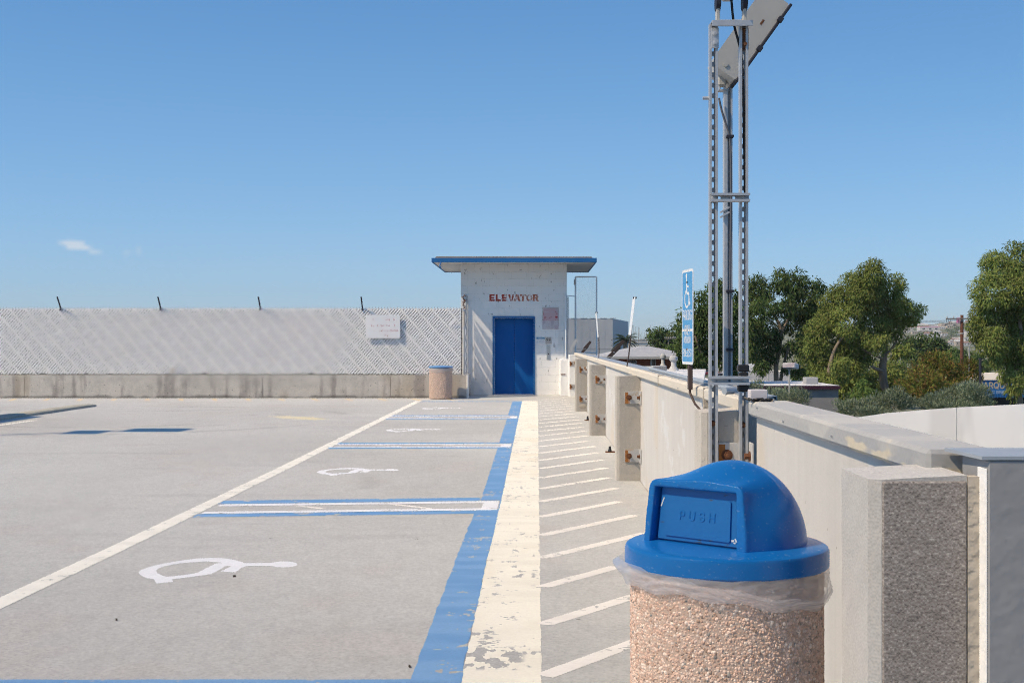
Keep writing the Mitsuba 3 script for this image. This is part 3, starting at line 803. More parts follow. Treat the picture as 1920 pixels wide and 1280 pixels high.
part(pg, 'text_line', box(a + .03, b - .02, EY - .0135, EY - .0122, z0 + .035, z0 + .05), 'm_faded_sign')
ca = thing('call_panel', 'narrow stainless elevator call panel on the white wall', 'panel')
a, b = ex(1025), ex(1032)
part(ca, 'plate', bbox(a, b, EY - .012, EY - .001, ez(674), ez(646.6), .003), 'm_stainless')
part(ca, 'button', front(lathe([(0, 0), (.018, 0), (.018, .006), (0, .006)], 16), (a + b) / 2, EY - .012, ez(663.3)), 'm_dark')

# white painted masonry right of the door
wp = thing('white_end_wall', 'low white painted wall between the elevator building and the parapet', 'wall', mesh=bbox(.72, .965, 34.4, 36.8, 0, .985, .01), mat='m_white_block')
thing('wall_hook', 'small rusty bracket on the low white wall', 'bracket', mesh=bbox(.735, .86, 34.375, 34.398, .575, .60, .004), mat='m_rust')

# ------------------------------------------------------------------ parapet, copings, pilasters
XW, XC0, XC1, ZC0, ZC1 = 1.127, 1.085, 1.285, 1.095, 1.172
pw = thing('parapet', 'long pale concrete parapet wall with coping along the right edge of the deck', 'wall')
for a, b in ((3.345, 6.47), (6.78, 13.62), (13.64, 20.1), (20.12, 26.95), (26.97, 34.1)):
    part(pw, 'panel', bbox(XW, 1.275, a, b, -1.4, ZC0, .006), 'm_panel')
for a, b, m in ((3.53, 6.47, 'm_coping'), (6.78, 8.17, 'm_bare_coping'), (8.185, 11.15, 'm_bare_coping'), (11.165, 18.0, 'm_bare_coping'), (18.01, 25.4, 'm_bare_coping'), (25.41, 34.1, 'm_bare_coping')):
    part(pw, 'coping', bbox(XC0, XC1, a, b, ZC0 + .001, ZC1, .012), m)
part(pw, 'flashing', cat(box(1.14, 1.30, 6.85, 33.9, ZC1 + .002, ZC1 + .006), box(1.30, 1.304, 6.85, 33.9, ZC1 - .06, ZC1 + .006)), 'm_conduit')
part(pw, 'sealant', cat(bbox(XC0 - .003, XC0 + .03, 11.148, 11.168, ZC0 - .012, ZC1 + .004, .002), bbox(XC0 - .003, XC0 + .1, 11.16, 11.19, ZC1 - .004, ZC1 + .006, .002)), 'm_mortar')
part(pw, 'sealant', bbox(XC0 - .003, XC0 + .03, 8.168, 8.188, ZC0 - .1, ZC1 + .003, .002), 'm_mortar')
for u, v in ((1455, 747), (1515, 770), (1603, 790), (1668, 788)):
    pass
for y, z in ((5.55, 1.125), (6.2, 1.15), (4.65, 1.128), (9.6, 1.12)):
    part(pw, 'coping_pin', tube([(XC0 - .008, y, z), (XC0 + .004, y, z)], .006, 8), 'm_galvanised')

pil_group = 'pilasters with bolted brackets along the parapet'


def pilaster(D, label, depth=.30, top=1.104, matn='m_pillar', brackets=True, w=.247, xr=XW - .003, rough=True):
    t = thing('pilaster', label, 'pillar', pil_group)
    xl = xr - w
    prof2 = Polygon([(xl + .028, D), (xr, D), (xr, D + depth), (xl, D + depth), (xl, D + .028)])
    m = trimesh.creation.extrude_polygon(prof2, top - .0, engine='earcut')
    m = m.subdivide_to_size(.06)
    v = m.vertices.copy()
    if rough:
        nz = (meshkit.fbm(v * 14, 3, 2) - .5) * .007
        s = np.sign(v - np.array([(xl + xr) / 2, D + depth / 2, 0]))
        s[:, 2] = (v[:, 2] > top - .01)
        s[v[:, 0] > xr - .01, 0] = 0
        v += nz[:, None] * s
    v[:, 2] += np.where(v[:, 2] > top - .02, (v[:, 0] - xl) * .05 - .004, 0)
    m.vertices = v
    part(t, 'shaft', m, matn)
    if brackets:
        for z0, z1 in ((.815, .945), (.20, .335)):
            br = part(t, 'bracket', cat(bbox(xr - .165, xr - .001, D - .014, D - .004, z0, z1, .002), bbox(XW - .013, XW - .003, D - .15, D - .0145, z0 - .01, z1 + .005, .002)), 'm_bracket')
            bx, bz = xr - .118, z0 + .065
            hexa = Polygon([(.020 * math.cos(q), .020 * math.sin(q)) for q in np.arange(6) * math.pi / 3])
            part(br, 'bolt', cat(front(lathe([(0, 0), (.029, 0), (.029, .005), (0, .005)], 20), bx, D - .014, bz), front(extrude(hexa, .022), bx, D - .019, bz), front(lathe([(0, 0), (.011, 0), (.011, .04), (0, .04)], 12), bx, D - .019, bz)), 'm_rust')
            part(br, 'bolt', cat(tube([(XW - .013, D - .085, bz), (XW - .018, D - .085, bz)], .026, 14), tube([(XW - .018, D - .085, bz), (XW - .042, D - .085, bz)], .017, 6)), 'm_rust')
            part(br, 'rust_streak', cat(box(bx - .008, bx + .006, D - .0152, D - .0142, z0 + .001, bz - .02), box(xr - .16, xr - .128, D - .0152, D - .0142, z0 + .001, z1 - .01)), 'm_rust_stain')
    return t


pilaster(3.32, 'nearest rough concrete pillar at the right edge, without brackets', .31, 1.115, 'm_formed_face', brackets=False, w=.25)
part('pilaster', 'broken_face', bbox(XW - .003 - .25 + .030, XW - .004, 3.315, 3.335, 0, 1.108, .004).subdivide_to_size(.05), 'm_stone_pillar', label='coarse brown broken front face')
pilaster(6.67, 'rough concrete pillar behind the slotted steel posts')
pilaster(13.5, 'wide bracketed concrete pillar beyond the slotted posts, left of the trash can lid')
pilaster(20.0, 'middle bracketed concrete pillar beyond the wide one')
t5 = pilaster(26.9, 'last bare concrete pillar before the white painted one, chipped at its foot')
pilaster(34.1, 'white painted pillar where the parapet meets the elevator building', .3, 1.12, 'm_white_block', w=.185)
part(t5, 'chipped_foot', frame(trimesh.creation.icosphere(2, 1.0), [.075, 0, 0], [0, .012, 0], [0, 0, .045], [1.03, 26.9, .10]), 'm_mortar')

# grey wall that turns the corner at the right edge of the view
cw = thing('grey_corner_wall', 'smooth grey painted wall end with bluish coping at the far right', 'wall')
part(cw, 'wall', bbox(1.158, 6.0, 3.26, 3.46, -1.4, 1.168, .004), 'm_grey_paint')
part(cw, 'sunlit_edge', bbox(1.1545, 1.1575, 3.265, 3.33, 0, 1.145, .001), 'm_white_block')  # sun on the left side of the grey wall, put into a white strip
v = np.array([[1.141, 3.256], [6.0, 3.256], [6.0, 3.52], [1.13, 3.52], [1.13, 3.50]])
part(cw, 'coping', trimesh.convex.convex_hull(np.vstack([np.column_stack([v, np.full(5, 1.169)]), np.column_stack([v * 1.0, np.full(5, 1.178)])])), 'm_conduit')
part(cw, 'joint', trimesh.creation.box((.030, .04, 1.12), transform=trimesh.transformations.translation_matrix([1.1405, 3.335, .56])).subdivide_to_size(.05), 'm_mortar')

for u, v in ((1144.9, 847.5), (1103, 788)):
    d = EYE * F / (v - 640)
    x = (u - 1000.5) / F * d
    fa = thing('floor_anchor', 'rusty anchor plate with stub bolt on the deck beside the ' + ('widest clear pillar' if v > 800 else 'middle pillar'), 'anchor')
    part(fa, 'plate', bbox(x - .07, x + .07, d - .06, d + .06, .001, .012, .003), 'm_rust')
    part(fa, 'bolt', lathe([(0, 0), (.028, 0), (.018, .035), (.012, .07), (0, .072)], 12, (x - .01, d, .012)), 'm_black_rubber')
for (x, y, s, w) in ((-.56, 5.78, .013, 'blue band by the camera'), (-1.87, 8.0, .014, 'nearest wheelchair symbol'), (-2.2, 6.75, .010, 'cream line, left of the symbol'),):
    a = rng.random() * 3
    m = frame(trimesh.creation.icosphere(1, 1.0), [s * math.cos(a), s * math.sin(a), 0], [-s * .4 * math.sin(a), s * .4 * math.cos(a), 0], [0, 0, .007], [x, y, .006])
    thing('fallen_leaf', 'dark dry leaf lying near the ' + w, 'leaf', mesh=m, mat='m_dark_bark', smooth=True)

# ------------------------------------------------------------------ trash cans
R, ZB = .305, .79
body_prof = [(0, 0.0), (R - .03, 0.0), (R - .012, .02), (R - .006, .05), (R - .006, ZB - .01), (R - .02, ZB), (R - .05, ZB), (R - .05, ZB - .3), (0, ZB - .3)]
body = mikit.ply(lathe(body_prof, 72), 'm_cement', smooth=30)
r5 = np.random.default_rng(21)
pts = []
cell = .0088
ncol, nrow = int(2 * math.pi * R / cell), int((ZB - .06) / cell)
th = (np.arange(ncol)[None, :] + .5 * (np.arange(nrow)[:, None] % 2) + .8 * (r5.random((nrow, ncol)) - .5)) * 2 * math.pi / ncol
zz = .035 + (np.arange(nrow)[:, None] + .8 * (r5.random((nrow, ncol)) - .5)) * cell
th, zz = th.ravel(), zz.ravel()
keep = zz > .02
th, zz = th[keep], zz[keep]
N = len(th)
o = np.array([[1, 0, 0], [-.45, .8, 0], [-.45, -.8, 0], [.3, .95, 0], [.1, -1, 0], [-1, 0, 0], [0, 0, 1.0]])
ringo = np.array([[math.cos(q), math.sin(q), 0] for q in np.arange(6) * math.pi / 3] + [[.35, .1, .72], [-.3, .3, .72], [-.1, -.4, .72]])
fo = np.array([[0, 1, 6], [1, 2, 7], [1, 7, 6], [2, 3, 7], [3, 4, 8], [3, 8, 7], [4, 5, 8], [5, 0, 6], [5, 6, 8], [6, 7, 8]])
sz = (.0042 + .0040 * r5.random(N) ** 1.6)
asp = .65 + .6 * r5.random(N)
rot = r5.random(N) * 6.28
er = np.column_stack([np.cos(th), np.sin(th), 0 * th])
et = np.column_stack([-np.sin(th), np.cos(th), 0 * th])
ezv = np.array([0, 0, 1.0])
jit = 1 + .35 * (r5.random((N, 9, 1)) - .5)
loc = ringo[None] * jit
lx = loc[..., 0] * sz[:, None] * asp[:, None]
ly = loc[..., 1] * sz[:, None]
lz = loc[..., 2] * sz[:, None] * .85
ca_, sa_ = np.cos(rot)[:, None], np.sin(rot)[:, None]
a1, a2 = lx * ca_ - ly * sa_, lx * sa_ + ly * ca_
cen = er * (R - .0075) + ezv * zz[:, None]
pv = cen[:, None] + a1[..., None] * et[:, None] + a2[..., None] * ezv + lz[..., None] * er[:, None]
pf = (fo[None] + 9 * np.arange(N)[:, None, None]).reshape(-1, 3)
pal = np.array([[.66, .46, .36], [.73, .55, .45], [.60, .41, .32], [.78, .65, .55], [.47, .32, .24], [.27, .25, .23], [.64, .50, .42], [.38, .28, .22]])
pc = pal[r5.choice(8, N, p=[.27, .20, .16, .11, .09, .04, .08, .05])] * (.85 + .3 * r5.random((N, 1)))
pebble_mesh = trimesh.Trimesh(pv.reshape(-1, 3), pf, process=False)
pebbles = mikit.ply(pebble_mesh, 'm_pebble', smooth=False, color=np.repeat(pc, 9, 0))


def bag_mesh(seed, flare=0.0, low=.10, tilt=0.0, phase=0.0):
    n, mrow = 260, 26
    V = []
    for i in range(mrow + 1):
        f = i / mrow
        for j in range(n):
            t = 2 * math.pi * j / n
            zlow = .768 - low + tilt * math.cos(t - phase) + .010 * math.sin(3 * t + seed) + .006 * math.sin(11 * t)
            z = .785 + (zlow - .785) * f
            q = np.array([math.cos(t) * 4.2, math.sin(t) * 4.2, z * 34 + seed])
            q2 = np.array([math.cos(t) * 11, math.sin(t) * 11, z * 13 + 3 + seed])
            crease = abs(meshkit.noise(np.array([math.cos(t) * 3 + seed, math.sin(t) * 3, z * 70 + 2 * math.sin(2 * t)])) - .5)
            w = .016 * meshkit.noise(q) + .008 * meshkit.noise(q2) + .014 * crease
            fl = flare * max(0.0, math.cos(t - math.pi * .97)) ** 6 * (1 - abs(f - .35) * 1.2)
            r = R + .002 + .75 * w * (.5 + .5 * math.sin(math.pi * min(1, f * 1.1))) + fl
            V.append([r * math.cos(t), r * math.sin(t), z + .25 * fl])
    Fc = []
    for i in range(mrow):
        for j in range(n):
            a, b = i * n + j, i * n + (j + 1) % n
            Fc += [[a, b, b + n], [a, b + n, a + n]]
    return trimesh.Trimesh(V, Fc, process=False)


def fold_mesh(seed):
    """the lower part of the bag, gathered into a doubled, creased band"""
    n, rows = 300, 16
    V = []
    for i in range(rows + 1):
        f = i / rows
        for j in range(n):
            t = 2 * math.pi * j / n
            low = .768 - .058 + .028 * math.cos(t - math.radians(160)) + .010 * math.sin(3 * t + 1.0) + .006 * math.sin(11 * t)
            top = low + .034 + .008 * math.sin(2 * t + .5) + .010 * meshkit.noise(np.array([math.cos(t) * 5, math.sin(t) * 5, seed]))
            z = top + (low - .003 - top) * f
            wav = 2.2 * f + .9 * meshkit.noise(np.array([math.cos(t) * 3, math.sin(t) * 3, seed + 2])) * 2
            ridge = abs((wav % 1.0) - .5) * 2
            r = R + .0125 + .009 * ridge * math.sin(math.pi * min(1, f + .08)) + .006 * meshkit.noise(np.array([math.cos(t) * 14, math.sin(t) * 14, z * 60]))
            V.append([r * math.cos(t), r * math.sin(t), z])
    Fc = []
    for i in range(rows):
        for j in range(n):
            a, b = i * n + j, i * n + (j + 1) % n
            Fc += [[a, b, b + n], [a, b + n, a + n]]
    return trimesh.Trimesh(V, Fc, process=False)


CX, CYc = .606, 4.03
W1 = T().translate([CX, CYc, 0])
can = thing('trash_can', 'near round pebble-faced trash can with blue domed push lid and clear bag', 'trash can')
part(can, 'body', moved(body, W1), None)
part(can, 'pebbles', moved(pebbles, W1), None, kind='stuff')
part(can, 'bag_fold', moved(mikit.ply(fold_mesh(5.0), 'm_bag', smooth=True), W1), None)
part(can, 'bag', moved(mikit.ply(bag_mesh(1.0, .04, .058, .028, math.radians(160)), 'm_bag', smooth=True), W1), None, label='clear plastic bag folded over the edge')
RL = .318
rim_prof = [(0, .800), (RL - .03, .800), (RL - .02, .775), (RL - .006, .772), (RL, .778), (RL, .822), (RL - .004, .832), (RL - .014, .838), (RL - .05, .8405), (.20, .8425), (0, .8425)]
part(can, 'rim', moved(mikit.ply(lathe(rim_prof, 96), 'm_lid_blue', smooth=35), W1), None)
NV = np.array([-.66, -.75, 0]); NV /= np.linalg.norm(NV)
TV = np.array([-NV[1], NV[0], 0])                            # along the hood's front, to the right
HN, HW, HT = .150, .184, 1.036


def smin(a, b, k):
    h = max(k - abs(a - b), 0.0) / k
    return min(a, b) - h * h * k * .25


def lid_sdf(x, y, z):
    n_, t_ = x * NV[0] + y * NV[1], x * TV[0] + y * TV[1] + .028
    z_ = z - .83
    x_, y_ = x + NV[0] * .036, y + NV[1] * .036
    e = math.sqrt((x_ / .233) ** 2 + (y_ / .233) ** 2 + (z_ / .264) ** 2)
    dome = (e - 1) * .23
    # hood: a box with rounded upper corners and a slightly leaning front
    n0 = HN - .09 * (z - .84)
    hw = HW - .10 * (z - .84) * .6
    r = .028
    qx, qz = abs(t_) - (hw - r), (z - (HT - r))
    d2 = math.hypot(max(qx, 0), max(qz, 0)) + min(max(qx, qz), 0) - r
    dn = n_ - n0
    hood = max(d2, dn, -n_ - .02)
    hood = max(d2, dn, -n_ - .02) if d2 < 0 or dn < 0 else math.hypot(max(d2, 0), max(dn, 0))
    s = smin(dome, hood, .045)
    # front plane keeps everything flush, then the mouth is cut
    s = max(s, n_ - n0)
    mw = hw - .024
    cut = max(abs(t_) - mw, z - (HT - .024), (n0 - .045) - n_)
    return -max(s, -cut)


lid = m3.Manifold.level_set(lid_sdf, [-.27, -.27, .835, .27, .27, 1.13], .0075, 0.0)
mm = lid.to_mesh()
lm = trimesh.Trimesh(mm.vert_properties[:, :3], mm.tri_verts, process=True)
lm = trimesh.smoothing.filter_taubin(lm, lamb=.5, nu=.53, iterations=6)
part(can, 'dome', moved(mikit.ply(lm, 'm_lid_blue', smooth=38), W1), None)
lean = .09
fu = np.array([0, 0, 1.0]) - NV * lean; fu /= np.linalg.norm(fu)
fnrm = np.cross(TV, fu)
fnrm = fnrm if np.dot(fnrm, NV) > 0 else -fnrm
ftv = np.cross(fu, fnrm)
fo_ = NV * (HN - .040) - TV * .028 + np.array([0, 0, .848])
fw2 = .150
flap = extrude(Polygon([(-fw2, 0), (fw2, 0), (fw2 - .008, .162), (-fw2 + .008, .162)]).buffer(-.006).buffer(.006), .010)
fl = part(can, 'flap', moved(mikit.ply(frame(flap, ftv, fu, fnrm, fo_), 'm_flap_blue', smooth=20), W1), None)
ring = Polygon([(-.121, .012), (.121, .012), (.118, .136), (-.118, .136)]).buffer(-.006).buffer(.006)
part(fl, 'raised_panel', moved(mikit.ply(frame(extrude(ring, .006), ftv, fu, fnrm, fo_ + fnrm * .010), 'm_flap_blue', smooth=20), W1), None)
tx = meshkit.text_mesh('P U S H', .028, .003)
tx.apply_translation([-tx.bounds[:, 0].mean(), 0, 0])
part(fl, 'lettering', moved(mikit.ply(frame(tx, ftv, fu, fnrm, fo_ + fu * .066 + fnrm * .0155), 'm_lid_blue'), W1), None, label='embossed word PUSH')
sc = [frame(extrude(affinity.rotate(sbox(-a / 2, -b / 2, a / 2, b / 2), q), .0006), ftv, fu, fnrm, fo_ + ftv * x + fu * y + fnrm * .0102) for a, b, q, x, y in ((.03, .004, 70, -.137, .115), (.008, .004, 0, .135, .012), (.005, .012, 30, .139, .02), (.01, .006, 10, .128, .018))]
part(fl, 'scratches', moved(mikit.ply(cat(sc), 'm_scratch'), W1), None)

FX, FYc = (826.5 - 1000.5) / F * 32.75, 32.75
W2 = T().translate([FX, FYc, 0]).scale([.98, .98, 1.0])
far = thing('trash_can', 'distant pebble-faced trash can with flat pale blue lid by the slatted fence', 'trash can')
part(far, 'body', moved(body, W2), None)
part(far, 'pebbles', moved(pebbles, W2), None, kind='stuff')
part(far, 'bag', moved(mikit.ply(bag_mesh(4.0, .0, .055, .03, 1.2), 'm_bag', smooth=True), W2), None)
part(far, 'lid', moved(mikit.ply(lathe([(0, .80), (RL - .02, .80), (RL, .80), (RL, .828), (RL - .02, .84), (.2, .852), (0, .858)], 64), 'm_lid_sunlit', smooth=35), W2), None)
foot = lathe([(0, 0), (.20, 0), (.21, .02), (0, .02)], 24)

# ------------------------------------------------------------------ slotted steel posts with floodlights
SWD, SD = .0440, .041                                         # strut section


def strut(L, slots=True, pitch=.0545, phase=.02):
    """open face towards -y, running up +z from 0, centred on x = 0; web at y = +SD"""
    pl = sbox(-SWD / 2, 0, SWD / 2, L)
    if slots:
        hs = []
        z = phase
        while z < L - .04:
            hs.append(affinity.scale(Point(0, z).buffer(.0068, 8), 1, 1).union(sbox(-.0068, z, .0068, z + .0175)).union(Point(0, z + .0175).buffer(.0068, 8)))
            z += pitch
        pl = pl.difference(unary_union(hs))
    web = front(extrude(pl, .003), 0, SD, 0)
    parts_ = [web]
    for s in (-1, 1):
        parts_.append(box(min(s * SWD / 2, s * (SWD / 2 - .003)), max(s * SWD / 2, s * (SWD / 2 - .003)), 0.0, SD - .003, 0, L))
        parts_.append(box(min(s * (SWD / 2 - .003), s * (SWD / 2 - .0105)), max(s * (SWD / 2 - .003), s * (SWD / 2 - .0105)), 0.0, .0025, 0, L))
        parts_.append(box(min(s * (SWD / 2 - .0105), s * (SWD / 2 - .0125)), max(s * (SWD / 2 - .0105), s * (SWD / 2 - .0125)), 0.0, .009, 0, L))
    return cat(parts_)


PD = 6.67 - .048
s2 = F / PD
px = lambda u: (u - 1000.5) / s2
pz = lambda v: EYE - (v - 640) / s2
fp = thing('floodlight_mast', 'tall galvanised mast of two slotted steel posts with a lamp yoke on top', 'mast')
xl, xr_ = px(1338.2), px(1395)
ztop = pz(45)
for i, x in enumerate((xl, xr_)):
    st = part(fp, 'slotted_post', (lambda m: (m.apply_translation([x, PD, .62]), m)[1])(strut(ztop - .62, True, .0545, .02 + .01 * i)), 'm_galvanised')
    for v_ in ((794, 797)[i],):
        part(st, 'bolt', cat(front(lathe([(0, 0), (.015, 0), (.015, .006), (0, .006)], 16), x, PD + SD - .004, pz(v_)), front(extrude(Polygon([(.011 * math.cos(q), .011 * math.sin(q)) for q in np.arange(6) * math.pi / 3]), .02), x, PD + SD - .010, pz(v_))), 'm_rust')


def cross(zc, x0, x1):
    m = strut(x1 - x0, True, .075, .03)
    return frame(m, [0, 0, 1], [0, 1, 0], [1, 0, 0], [x0, PD - SD - .002, zc])


for v_, a, b in ((371.5, 1331.5, 1404), (713, 1327, 1404)):
    cb = part(fp, 'crossbar', cross(pz(v_), px(a), px(b)), 'm_galvanised')
    for x in (xl, xr_):
        part(cb, 'bolt', cat(front(lathe([(0, 0), (.014, 0), (.014, .006), (.009, .008), (0, .009)], 14), x, PD - .006, pz(v_))), 'm_galvanised')
part(fp, 'top_angle', cat(bbox(px(1333), px(1409), PD - .04, PD + .06, ztop + .001, ztop + .008, .001), bbox(px(1333), px(1409), PD - .046, PD - .0405, ztop - .022, ztop + .008, .001)), 'm_galvanised')
gp = part(fp, 'gusset_plate', bbox(px(1333.5), px(1347.5), PD - .007, PD - .001, pz(91), pz(44) - .025, .001), 'm_galvanised')
for v_ in (64, 82):
    part(gp, 'bolt', front(lathe([(0, 0), (.014, 0), (.014, .004), (.009, .005), (.009, .012), (0, .013)], 14), px(1340.5), PD - .007, pz(v_)), 'm_galvanised')
part(fp, 'rusty_plate', bbox(px(1390.5), px(1404.5), PD + .012, PD + .018, pz(92), pz(52), .001), 'm_rust')
part(fp, 'rusty_bolt', cat(front(lathe([(0, 0), (.016, 0), (.016, .006), (0, .006)], 16), px(1397), PD + .012, pz(83)), front(lathe([(0, 0), (.010, 0), (.010, .02), (0, .02)], 6), px(1397), PD + .008, pz(83))), 'm_rust')
zy = ztop + .009
yk = [(px(1347), PD + .01, zy + .36), (px(1347), PD + .01, zy + .02), (px(1350), PD + .01, zy + .004), (px(1390), PD + .01, zy + .004), (px(1394), PD + .01, zy + .02), (px(1394), PD + .01, zy + .36)]
ym = cat(bbox(px(1342.5), px(1348.5), PD - .025, PD + .03, zy, zy + .38, .002), bbox(px(1392.5), px(1398.5), PD - .025, PD + .03, zy, zy + .38, .002), bbox(px(1348.5), px(1392.5), PD - .025, PD + .03, zy, zy + .006, .001))
yo = part(fp, 'lamp_yoke', ym, 'm_lamp_housing')
for q in (1341.5, 1391.5):
    part(yo, 'pivot_disc', tube([(px(q), PD, zy + .10), (px(q + 8.5), PD, zy + .10)], .045, 18), 'm_dark_arm')
part(fp, 'lamp_housing', bbox(px(1350) + .003, px(1391.5) - .003, PD - .16, PD + .16, zy + .14, zy + .46, .03), 'm_lamp_housing')
cab = np.array([(px(1371), PD + .02, zy + .20), (px(1374), PD + .02, zy + .07), (px(1379), PD + .03, zy - .02), (px(1386), PD + .03, pz(75)), (px(1391.5), PD + .026, pz(100)), (px(1394), PD + .022, pz(150)), (px(1396.5), PD + .020, pz(260)), (px(1398), PD + .024, pz(345)), (px(1399), PD + .030, pz(372))])
from scipy.interpolate import PchipInterpolator
tt = np.concatenate([[0], np.cumsum(np.linalg.norm(np.diff(cab, axis=0), axis=1))])
cs = PchipInterpolator(tt, cab)(np.linspace(0, tt[-1], 60))
part(fp, 'cable', tube(cs, .0065, 8), 'm_black_rubber', smooth=True)
for v0, v1, w_ in ((683.5, 696.5, .031), (697.5, 705.5, .026), (721.5, 734, .030)):
    part(fp, 'tape_wrap', bbox(xr_ - w_, xr_ + w_ - .004, PD - .006, PD + SD + .006, pz(v1), pz(v0), .006), 'm_black_rubber')
part(fp, 'pin', tube([(px(1318.5), PD + .02, pz(183)), (px(1331), PD + .02, pz(183))], .009, 8), 'm_galvanised')

# second mast behind, fixed to the outer face of the parapet
BD = 8.8
s3 = F / BD
qx = lambda u: (u - 1000.5) / s3
qz = lambda v: EYE - (v - 640) / s3
bm = thing('rear_floodlight', 'second mast behind the slotted posts carrying a tilted grey floodlight', 'floodlight')
part(bm, 'post', bbox(qx(1357), qx(1365), BD, BD + .05, -.3, qz(168), .004), 'm_galvanised')
part(bm, 'post', (lambda m: (m.apply_translation([qx(1368), BD + .01, -.3]), m)[1])(strut(qz(166) + .3, False)), 'm_galvanised')
part(bm, 'standoff', bbox(1.27, qx(1372), BD + .0, BD + .04, .55, .60, .004), 'm_galvanised')
part(bm, 'step_bracket', cat(frame(bbox(-.035, .035, -.01, .03, -.006, .006, .001), [.87, 0, .5], [0, 1, 0], [-.5, 0, .87], [qx(1358.5), BD - .02, qz(394)]), frame(bbox(-.035, .035, -.01, .03, -.006, .006, .001), [.87, 0, .5], [0, 1, 0], [-.5, 0, .87], [qx(1358.5), BD - .02, qz(403)])), 'm_galvanised')
cab = np.array([(qx(1347), BD - .03, qz(186)), (qx(1351), BD - .03, qz(205)), (qx(1360), BD - .03, qz(235)), (qx(1366.5), BD - .03, qz(256)), (qx(1369), BD - .03, qz(290)), (qx(1369.5), BD - .03, qz(370)), (qx(1368), BD - .03, qz(520)), (qx(1366), BD - .03, qz(700)), (qx(1371), BD - .03, qz(745)), (qx(1384), BD - .03, qz(752))])
tt = np.concatenate([[0], np.cumsum(np.linalg.norm(np.diff(cab, axis=0), axis=1))])
part(bm, 'cable', tube(PchipInterpolator(tt, cab)(np.linspace(0, tt[-1], 50)), .0075, 8), 'm_dark_cable', smooth=True)
for v_ in (257, 546, 655):
    part(bm, 'cable_strap', bbox(qx(1361), qx(1374.5), BD - .042, BD + .055, qz(v_ + 2.5), qz(v_ - 2.5), .002), 'm_dark_arm')
A = np.array([.58, .0, .8146]); B = np.array([.8146, 0, -.58]); Yv = np.array([0, 1.0, 0])
corner = np.array([qx(1371), BD, qz(160)])
L_, Dp, Wd = .625, .205, .36
prof = Polygon([(0, 0), (L_, 0), (L_, Dp - .03), (L_ - .035, Dp), (.05, Dp), (.0, Dp - .06)]).buffer(-.012).buffer(.012)
hs = frame(extrude(prof, Wd), A, -B, np.cross(A, -B), corner + Yv * (Wd / 2 if np.cross(A, -B)[1] < 0 else -Wd / 2))
lh = part(bm, 'lamp_housing', hs, 'm_lamp_housing', smooth=30)
lip = frame(bbox(-.005, L_ + .008, 0.001, .022, -Wd / 2 - .012, Wd / 2 + .012, .004), A, B, np.cross(A, B), corner)
part(lh, 'door_rim', lip, 'm_dark_arm')
for q in (.26, .50):
    part(lh, 'latch', frame(bbox(q - .018, q + .018, -.008, .030, -.012, .012, .003), A, B, np.cross(A, B), corner - Yv * (Wd / 2 + .02)), 'm_dark_arm')
part(lh, 'rust_slot', frame(bbox(.40, .44, -.085, -.07, -.001, .001, .0003), A, B, np.cross(A, B), corner - Yv * (Wd / 2 + .001)), 'm_rust')
kn = np.array([qx(1353), BD - .04, qz(132)])
part(bm, 'knuckle', cat(frame(bbox(-.03, .075, -.05, .05, -.02, .02, .004), A, B, np.cross(A, B), kn + A * .02 - Yv * .12), bbox(qx(1346), qx(1361), BD - .03, BD + .05, qz(162), qz(128), .008), tube([(kn[0], BD - .19, kn[2]), (kn[0], BD + .02, kn[2])], .016, 12)), 'm_lamp_housing')
part(bm, 'slip_fitter', cat(bbox(qx(1346.5), qx(1362), BD - .01, BD + .05, qz(171), qz(168), .002), tube([(qx(1349), BD, qz(168)), (qx(1349), BD, qz(161))], .008, 8), tube([(qx(1358), BD, qz(168)), (qx(1358), BD, qz(161))], .008, 8)), 'm_galvanised')

thing('conduit_pipe', 'grey conduit pipe lying on the coping beside the slotted posts', 'pipe', mesh=cat(tube([(1.17, 7.3, 1.19), (1.18, 13.0, 1.195)], .016, 10), tube([(1.08, 7.25, 1.19), (1.20, 7.35, 1.19)], .02, 10)), mat='m_conduit', smooth=40)
jb = thing('junction_box', 'pinkish beige junction box with cable coil on the near coping', 'box')
J0 = np.array([(1418 - 1000.5) / F * 6.42, 6.42, ZC1])
part(jb, 'box', bbox(J0[0] - .04, J0[0] + .047, 6.36, 6.44, ZC1 + .004, ZC1 + .058, .004), 'm_faded_sign')
coil = [(J0[0] - .05 + .12 * t / 9 + .01 * math.cos(t * 4), 6.345 + .015 * math.sin(t * 4), ZC1 + .008 + .006 * math.sin(t * 2.7)) for t in np.linspace(0, 9, 70)]
part(jb, 'cable_coil', cat(tube(coil, .006, 6), tube([(J0[0] - .07, 6.36, ZC1 + .02), (J0[0] - .05, 6.345, ZC1 + .01), (J0[0], 6.34, ZC1 + .006)], .006, 6)), 'm_black_rubber')

# ------------------------------------------------------------------ parking signs along the parapet
isa_up = affinity.scale(affinity.rotate(isa, 90, origin=(0, 0)), 1, 1, origin=(0, 0))


def text2d(s, h, w, depth=.001):
    m = meshkit.text_mesh(s, h, depth, bold=False)
    m.apply_translation([-m.bounds[:, 0].mean(), 0, 0])
    m.apply_scale([w / np.ptp(m.bounds[:, 0]), 1, 1])
    return m


